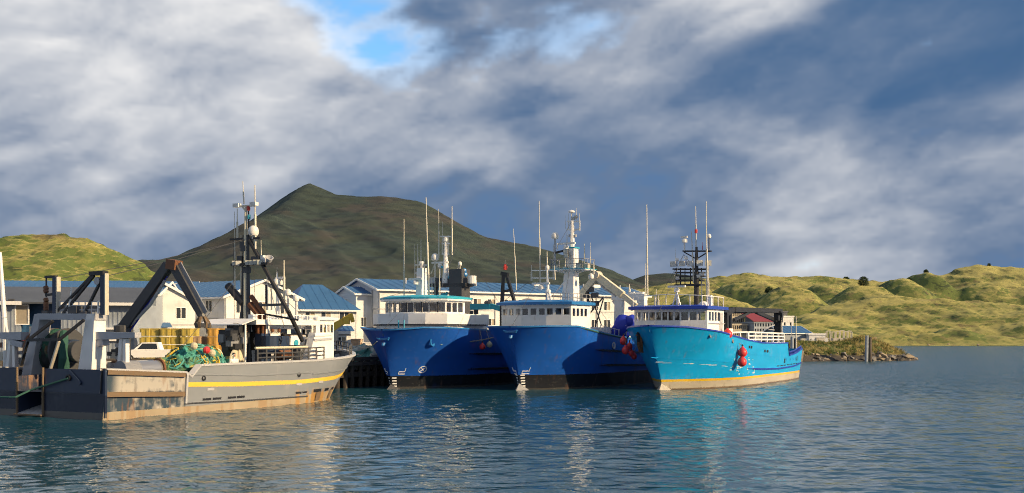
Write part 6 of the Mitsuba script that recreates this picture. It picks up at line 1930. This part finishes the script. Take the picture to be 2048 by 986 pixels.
# fish bins on the quay
def fish_bin(px, py, Y, w, h, m, label, group):
    c = P(px, py, Y)
    k = thing('fish_bin', label, 'fish bin', group)
    wm = w / F * Y
    MB().box(c[0] - wm / 2, c[0] + wm / 2, c[1], c[1] + 1.1, c[2] - h / 2, c[2] + h / 2 - 0.05).build('tub', m, k)
    mb = MB().box(c[0] - wm / 2 - 0.03, c[0] + wm / 2 + 0.03, c[1] - 0.03, c[1] + 1.13, c[2] + h / 2 - 0.12, c[2] + h / 2 - 0.02)
    mb.build('rim', m, k)
    for dx in (-0.28, 0.28):
        MB().box(c[0] + dx * wm - 0.07, c[0] + dx * wm + 0.07, c[1] - 0.06, c[1] - 0.001, c[2] - h / 2 + 0.02, c[2] + h / 2 - 0.13).build('rib', m, k)


hb = 0.78
for lvl in range(4):
    z = GZ + hb * (lvl + 0.5)
    for i in range(5):
        Y = 104.0 + 0.3 * (i % 2)
        py = YH - (z - CH) * F / Y
        fish_bin(288 + i * 20.5 + (lvl % 2) * 1.0, py, Y, 18.4, hb * 0.95, 'bin_yellow', 'yellow fish bin behind the pickup, %s column from the left, %s' % (('first', 'second', 'third', 'fourth', 'fifth')[i], ('bottom row', 'second row up', 'third row up', 'top row')[lvl]), 'yellow bins stacked on the quay')
for i, (x, n_, m, lab) in enumerate(((392, 3, 'bin_tan', 'tan'), (408, 3, 'bin_tan', 'tan'), (384, 4, 'bin_yellow', 'yellow'), (424, 4, 'bin_orange', 'orange'), (442, 4, 'bin_orange', 'orange'), (460, 4, 'bin_orange', 'orange'))):
    for lvl in range(n_):
        Y = 106.0 + 1.3 * (i % 3)
        z = GZ + hb * (lvl + 0.5)
        fish_bin(x, YH - (z - CH) * F / Y, Y, 17, hb, m, '%s fish bin %s in the %s stack right of the tall yellow stack' % (lab, ('at the bottom', 'second up', 'third up', 'fourth up')[lvl], ('second', 'third', 'first', 'fourth', 'fifth', 'sixth')[i]), '%s bins on the quay' % lab)
# white pickup truck
TX = P(306, 700, 94.5)
TR = Frame(TX[0], TX[1], -1.0, -0.12)
tk = thing('pickup_truck', 'white pickup truck parked on the quay in front of the yellow bins', 'pickup truck')
wz = GZ + 0.05
mb = MB()
prof = [(2.75, 0.45), (2.8, 0.75), (2.7, 1.02), (1.45, 1.14), (0.75, 1.74), (-0.55, 1.78), (-0.75, 1.14), (-2.75, 1.12), (-2.8, 0.5)]
V = [[s, p, wz + z] for p in (-0.92, 0.92) for s, z in prof]
n_ = len(prof)
for i in (4, 5, n_ + 4, n_ + 5):
    V[i][1] *= 0.82
Fc = [[0, 1, 2], [0, 2, 3], [0, 3, 8], [3, 6, 8], [6, 7, 8], [3, 4, 6], [4, 5, 6]]
Ft = Fc + [[n_ + c, n_ + b, n_ + a] for a, b, c in Fc]
for i in range(n_):
    j = (i + 1) % n_
    Ft += [[i, j, n_ + j], [i, n_ + j, n_ + i]]
mb.add(V, Ft).build('body', 'white_paint', tk, TR)
MB().prism([[1.40, -0.76, wz + 1.2], [1.40, 0.76, wz + 1.2], [0.82, 0.68, wz + 1.69], [0.82, -0.68, wz + 1.69]], [0.05, 0, 0.045]).build('windscreen', 'glass_dark', tk, TR)
for sd in (1, -1):
    y = lambda z: sd * (0.92 - 0.17 * (z - 1.14) / 0.62 + 0.012)
    MB().prism([[1.1, y(1.2), wz + 1.2], [-0.55, y(1.2), wz + 1.2], [-0.45, y(1.66), wz + 1.66], [0.7, y(1.66), wz + 1.66]], [0, sd * 0.02, 0]).build('side_window', 'glass_dark', tk, TR)
    for s in (1.75, -1.75):
        MB().lathe([s, sd * 0.72, wz + 0.36], [0, sd, 0], [(0, 0.02), (0, 0.36), (0.2, 0.36), (0.24, 0.3), (0.24, 0.02)], 18).build('wheel', 'tyre', tk, TR)
        MB().lathe([s, sd * 0.965, wz + 0.36], [0, sd, 0], [(0, 0.2), (0.01, 0.18), (0.012, 0.01)], 14).build('hub_cap', 'light_steel', tk, TR)
    MB().box(2.76, 2.83, sd * 0.82 - 0.14, sd * 0.82 + 0.08, wz + 0.72, wz + 0.92).build('headlight', 'lamp_lens', tk, TR)
MB().box(2.76, 2.82, -0.62, 0.62, wz + 0.68, wz + 0.94).build('grille', 'black_steel', tk, TR)
MB().box(2.72, 2.92, -0.95, 0.95, wz + 0.38, wz + 0.58).build('bumper', 'light_steel', tk, TR)
# kiosk, yellow crane, net heap and van near the quay edge
kf = Frame(*(P(664, 680, 92)[:2]), 0.94, 0.34)
gable_house('kiosk', 'small quay hut with blue roof below the yellow crane', kf, 1.6, 2.2, 4.35, 4.7, [(0.8, 3.2, 0.7, 0.7)], {}, wall='wall_white', over=0.25, seam=0.4)
yc = thing('quay_crane', 'yellow crane jib reaching out beside the white wheelhouse of the trawler', 'crane')
p0, p1 = P(655, 662, 88), P(703, 632, 88)
MB().bar(p0, p1, 0.5, 0.62, 0.4, 0.42).build('jib', 'yellow_paint', yc)
MB().cbox(P(693, 641, 87.9), 0.5, 0.5, 0.6).build('cable_guide', 'yellow_paint', yc)
MB().bar(P(701, 627, 88), P(706, 644, 88), 0.3, 0.3).build('jib_head', 'yellow_paint', yc)
MB().bar(P(668, 664, 87.9), P(684, 652, 87.9), 0.18, 0.18).build('ram', 'light_steel', yc)
MB().tube([[p0[0], 88, GZ], [p0[0], 88, p0[2] + 0.3]], 0.45, 10).build('pedestal', 'yellow_paint', yc)
MB().cbox(P(669, 671, 87.8), 0.55, 0.5, 0.7).build('control_box', 'canvas', yc)
c = P(722, 700, 90)
v = trimesh.creation.icosphere(4).vertices * np.array([1.9, 1.3, 1.15])
v[:, 2] = np.maximum(v[:, 2], -0.3)
v = v + 0.9 * (np.stack([meshkit.fbm(v * 1.8 + 5, 3, k) for k in range(3)], -1) - 0.5) + [c[0], c[1] + 1.0, GZ + 0.5]
k = thing('fishing_net', 'teal and white net heap on the quay edge beside the leftmost blue bow', 'fishing net')
mat('net_pale', mikit.proc(net_col(mi.Color3f(0.06, 0.20, 0.18), mi.Color3f(0.30, 0.32, 0.30), mi.Color3f(0.40, 0.40, 0.36))), 0.9)
MB().add(v, trimesh.creation.icosphere(4).faces).build('net_heap', 'net_pale', k, smooth=40)
for (x, y, Y, w, h, d, m, lab, nm) in ((700, 700, 96, 1.7, 2.0, 2.0, 'bin_tan', 'tan crate standing on the quay between crane and net heap', 'crate'), (742, 700, 97, 1.5, 1.7, 1.5, 'white_worn', 'white tank on the quay close to the leftmost blue bow', 'tank'), (480, 676, 108, 2.2, 2.4, 2, 'white_worn', 'white container box on the quay behind the trawler deck', 'container')):
    c = P(x, y, Y)
    k = thing(nm, lab, nm)
    MB().box(c[0] - w / 2, c[0] + w / 2, Y, Y + d, GZ, GZ + h).build('body', m, k)
    MB().box(c[0] - w / 2 - 0.04, c[0] + w / 2 + 0.04, Y - 0.04, Y + d + 0.04, GZ + h + 0.002, GZ + h + 0.1).build('lid', m, k)
    for f in (-0.3, 0.0, 0.3):
        MB().box(c[0] + f * w - 0.05, c[0] + f * w + 0.05, Y - 0.05, Y - 0.001, GZ + 0.1, GZ + h - 0.1).build('rib', m, k)

# far town to the right of the boats
def block(name, label, px0, px1, ytop, Y, depth, m, rows, cols, wm='glass_house', floors=True, ww=0.55, wh=0.55, ang=0.3):
    a, b = P(px0, 690, Y), P(px1, 690, Y)
    L = b[0] - a[0]
    fr = Frame(a[0], Y, 1.0, ang)
    zt = CH + (YH - ytop) / F * Y
    k = thing(name, label, 'building')
    fh = (zt - GZ) / rows
    hs = []
    for r in range(rows):
        for i in range(cols):
            x = (i + 0.5) * L / cols
            hs.append((x - L / cols * ww / 2, x + L / cols * ww / 2, GZ + r * fh + fh * 0.35, GZ + r * fh + fh * (0.35 + wh)))
    mb = MB()
    panel(mb, (0, 0), (L, 0), GZ - 0.3, zt, hs, 0.3)
    mb.build('wall', m, k, fr)
    for nm, p0, p1 in (('wall', (L, 0), (L, depth)), ('wall', (L, depth), (0, depth)), ('wall', (0, depth), (0, 0))):
        mb = MB()
        panel(mb, p0, p1, GZ - 0.3, zt, [], 0.3)
        mb.build(nm, m, k, fr)
    for h in hs:
        pane((0, 0), (L, 0), h, 0.25).build('window', wm, k, fr)
    MB().box(-0.2, L + 0.2, -0.2, depth + 0.2, zt + 0.002, zt + 0.4).build('roof', m, k, fr)
    return k, fr, L, zt


block('apartment_block', 'tan five storey block with rows of small dark windows, seen under the cyan boat gantry', 1447, 1500, 650, 330, 14, 'concrete', 3, 11)
block('apartment_block', 'upper stepped storeys of the tan block, set back above its main front', 1448, 1494, 636, 336, 10, 'concrete', 4, 10)
block('apartment_block', 'topmost stepped storey of the tan block under the black gantry beam', 1449, 1488, 624, 342, 8, 'concrete', 5, 9)
k, fr, L, zt = block('office_building', 'pale blue grey building under a maroon roof behind the white pens', 1508, 1556, 646, 330, 14, 'wall_grey', 4, 8)
MB().prism([[-0.5, -0.6, zt + 0.4], [L + 0.5, -0.6, zt + 0.4], [L + 0.5, 7, zt + 2.9], [-0.5, 7, zt + 2.9]], [0, 0, 0.2]).build('pitched_roof', 'maroon', k, fr)
block('warehouse', 'pale grey warehouse with dark upper band behind the gantry post', 1552, 1592, 634, 350, 14, 'wall_white', 2, 3, ww=0.3, wh=0.25)
block('plant_tower', 'dark grey upper block above the pale warehouse', 1520, 1582, 624, 362, 10, 'roof_dark', 2, 4, ww=0.3, wh=0.2)
fr = Frame(*(P(1566, 680, 262)[:2]), 1.0, 0.35)
gable_house('boat_shed', 'low grey shed with flat blue roof beyond the grey dolphin piles', fr, 7.6, 9.0, 4.7, 6.3, [], {}, wall='wall_grey', over=0.4)
k = block('long_shed', 'low white shed end right of the blue roofed boat shed', 1618, 1652, 670, 262, 8, 'wall_white', 1, 4, ww=0.3, wh=0.3, ang=0.1)

# yard clutter on the shore road
r7 = np.random.default_rng(77)
NUM = 'first second third fourth fifth sixth seventh eighth ninth tenth eleventh twelfth thirteenth fourteenth fifteenth sixteenth seventeenth eighteenth nineteenth twentieth'.split()
NUM += ['twenty-' + w for w in NUM[:9]]
CN = ['white', 'beige', 'grey', 'brown', 'tan', 'silver', 'plain white']
cols = ['white_worn', 'canvas', 'wall_grey', 'concrete', 'bin_tan', 'light_steel', 'wall_white']
for i, px in enumerate(sorted(r7.uniform(1588, 1748, 26))):
    Y = r7.uniform(222, 255)
    w, h, d = r7.uniform(0.7, 2.2), r7.uniform(0.7, 2.0), r7.uniform(0.8, 2)
    c = P(px, 680, Y)
    k = tag(MB().box(c[0] - w / 2, c[0] + w / 2, Y, Y + d, GZ - 0.05, GZ + h).box(c[0] - w / 2 - 0.05, c[0] + w / 2 + 0.05, Y - 0.05, Y + d + 0.05, GZ + h + 0.002, GZ + h + 0.1).build('storage_crate', cols[i % 7]), '%s crate, %s from the left in the shore yard clutter' % (CN[i % 7], NUM[i]), 'crate', 'crates in the shore yard')
for i, (px, yt) in enumerate(((1657, 662), (1667, 664), (1676, 663), (1684, 661), (1692, 663), (1699, 662))):
    k = thing('crab_pot', 'upright crab pot frame in the shore yard, %s from the left' % ('first', 'second', 'third', 'fourth', 'fifth', 'sixth')[i], 'crab pot', 'crab pots in the shore yard')
    Y = 240.0 + 3 * (i % 2)
    c = P(px, 680, Y)
    zt = CH + (YH - yt) / F * Y
    for dx in (-0.4, 0.4):
        for dy in (0, 0.8):
            MB().bar([c[0] + dx, Y + dy, GZ], [c[0] + dx + 0.1, Y + dy, zt], 0.12, 0.12).build('upright', 'canvas', k)
    for f in (0.03, 0.5, 1.0):
        z = GZ + (zt - GZ) * f
        MB().bar([c[0] - 0.4, Y, z], [c[0] + 0.5, Y, z], 0.12, 0.14).build('bar', 'canvas', k)
for px, yt in ((1592, 632), (1583, 650), (1704, 664)):
    Y = 236.0
    c = P(px, 680, Y)
    tag(MB().tube([[c[0], Y, GZ], [c[0], Y, CH + (YH - yt) / F * Y]], [0.1, 0.07], 6).build('yard_pole', 'light_steel'), {1592: 'tall pale pole beside the cyan stern', 1583: 'shorter pale pole next to the boat shed', 1704: 'short post right of the crab pots'}[px], 'pole')

# dolphins of driven piles
for (px, yb, yt), lab in (((1737, 722, 671), 'grey pile dolphin standing in the water before the spit'), ((1588, 700, 673), 'grey pile dolphin just behind the cyan stern')):
    Y = 172.5 if px > 1700 else 160.0
    k = thing('mooring_dolphin', lab, 'mooring dolphin')
    for j, (dx, dy) in enumerate(((-0.28, 0), (0.28, 0.05), (0, 0.4))):
        c = P(px, 700, Y)
        zt = CH + (YH - yt) / F * Y - 0.25 * j
        MB().tube([[c[0] + dx * 1.3, Y + dy, -1.5], [c[0] + dx * 0.9, Y + dy, zt]], 0.26, 9).build('pile', 'wall_grey' if j == 0 else 'quay_wood', k)

# ------------------------------------------------------------------ trees and bushes on the hills
mat('needle_dark', (0.026, 0.045, 0.02), 0.9)
mat('needle_mid', (0.05, 0.075, 0.028), 0.9)


def tree(name, label, px, py_base, Y, h, w, seed, cat='tree', trunk=True, z=None):
    r = np.random.default_rng(seed)
    c = P(px, py_base, Y)
    zb = float(dunes(np.array([[c[0]]]), np.array([[Y]]))[0, 0]) - 0.2
    k = thing(name, label, cat)
    if trunk:
        mb = MB().tube([[c[0], Y, zb - 0.5], [c[0] + 0.1, Y, zb + h * 0.5], [c[0], Y, zb + h * 0.9]], [0.16, 0.11, 0.04], 7)
        for j in range(9):
            a, f = r.random() * 6.28, 0.2 + 0.6 * r.random()
            mb.tube([[c[0], Y, zb + h * f], [c[0] + math.cos(a) * w * 0.35 * (1 - f * 0.6), Y + math.sin(a) * w * 0.35, zb + h * (f + 0.06)]], [0.05, 0.02], 5)
        mb.build('trunk', 'pile_wood', k)
    for m, n_ in (('needle_dark', 900), ('needle_mid', 600)):
        V, Fx = [], []
        for i in range(n_):
            f = r.random() ** 0.9
            lobe = r.integers(0, 7)
            a = r.random() * 6.28
            env = w / 2 * math.sqrt(max(0.02, 1.0 - (1.35 * (f - 0.32)) ** 2)) * (0.8 + 0.3 * math.sin(3 * a + seed + 5 * f) * r.random()) + 0.1
            rr = env * math.sqrt(r.random())
            q = np.array([c[0] + rr * math.cos(a), Y + rr * math.sin(a), zb + (0.06 + f * 0.94) * h + 0.2 * r.normal()])
            s = 0.14 + 0.30 * r.random()
            d1 = r.normal(size=3)
            d1 /= np.linalg.norm(d1)
            d2 = np.cross(d1, r.normal(size=3))
            d2 /= np.linalg.norm(d2)
            V += [q - d1 * s, q + d2 * s * 0.6, q + d1 * s, q - d2 * s * 0.6]
            b = 4 * i
            Fx.append([b, b + 1, b + 2, b + 3])
        MB().add(V, np.array(Fx)).build('crown', m, k)
    return k


tree('pine_tree', 'dark bushy pine tree standing alone on the hill saddle', 1727, 578, 640, 5.4, 7.2, 3)
tree('pine_tree', 'small dark pine on the skyline left of the lone tree', 1692, 566, 800, 3.6, 6.2, 4)
for i, (px, py, Y, h, w, lab) in enumerate(((1852, 546, 700, 1.9, 3.2, 'dark bush on top of the round knoll'), (1820, 549, 700, 1.8, 1.8, 'small dark bush on the left shoulder of the round knoll'), (1878, 598, 600, 3.2, 5.5, 'dark bush in the hollow below the round knoll'), (1538, 572, 640, 3.2, 5.5, 'dark bush on the slope behind the cyan boat mast'), (1546, 556, 740, 1.2, 2.4, 'tiny bush on the skyline above the sloping dune'), (1978, 553, 790, 1.6, 2.4, 'small bush on the right dune slope'), (1910, 549, 800, 1.4, 2.0, 'low bush on the far right skyline'), (1928, 569, 700, 1.6, 4.0, 'low wide bush right of the round knoll'))):
    tree('bush', lab, px, py, Y, h, w, 20 + i, 'bush', trunk=False)
for i, (px, py, Y) in enumerate(((1857, 684, 446), (1897, 675, 452), (1956, 690, 444))):
    c = P(px, py, Y)
    z = max(0.3, float(dunes(np.array([[c[0]]]), np.array([[Y]]))[0, 0]))
    tag(MB().ball([c[0], Y, z + 0.1], [0.6, 0.4, 0.4], 8, 6).build('stone', 'rock_tan'), 'pale stone on the far grassy shore, %s' % ('leftmost of three', 'middle one of three', 'rightmost of three')[i], 'stone', 'pale stones on the far shore')
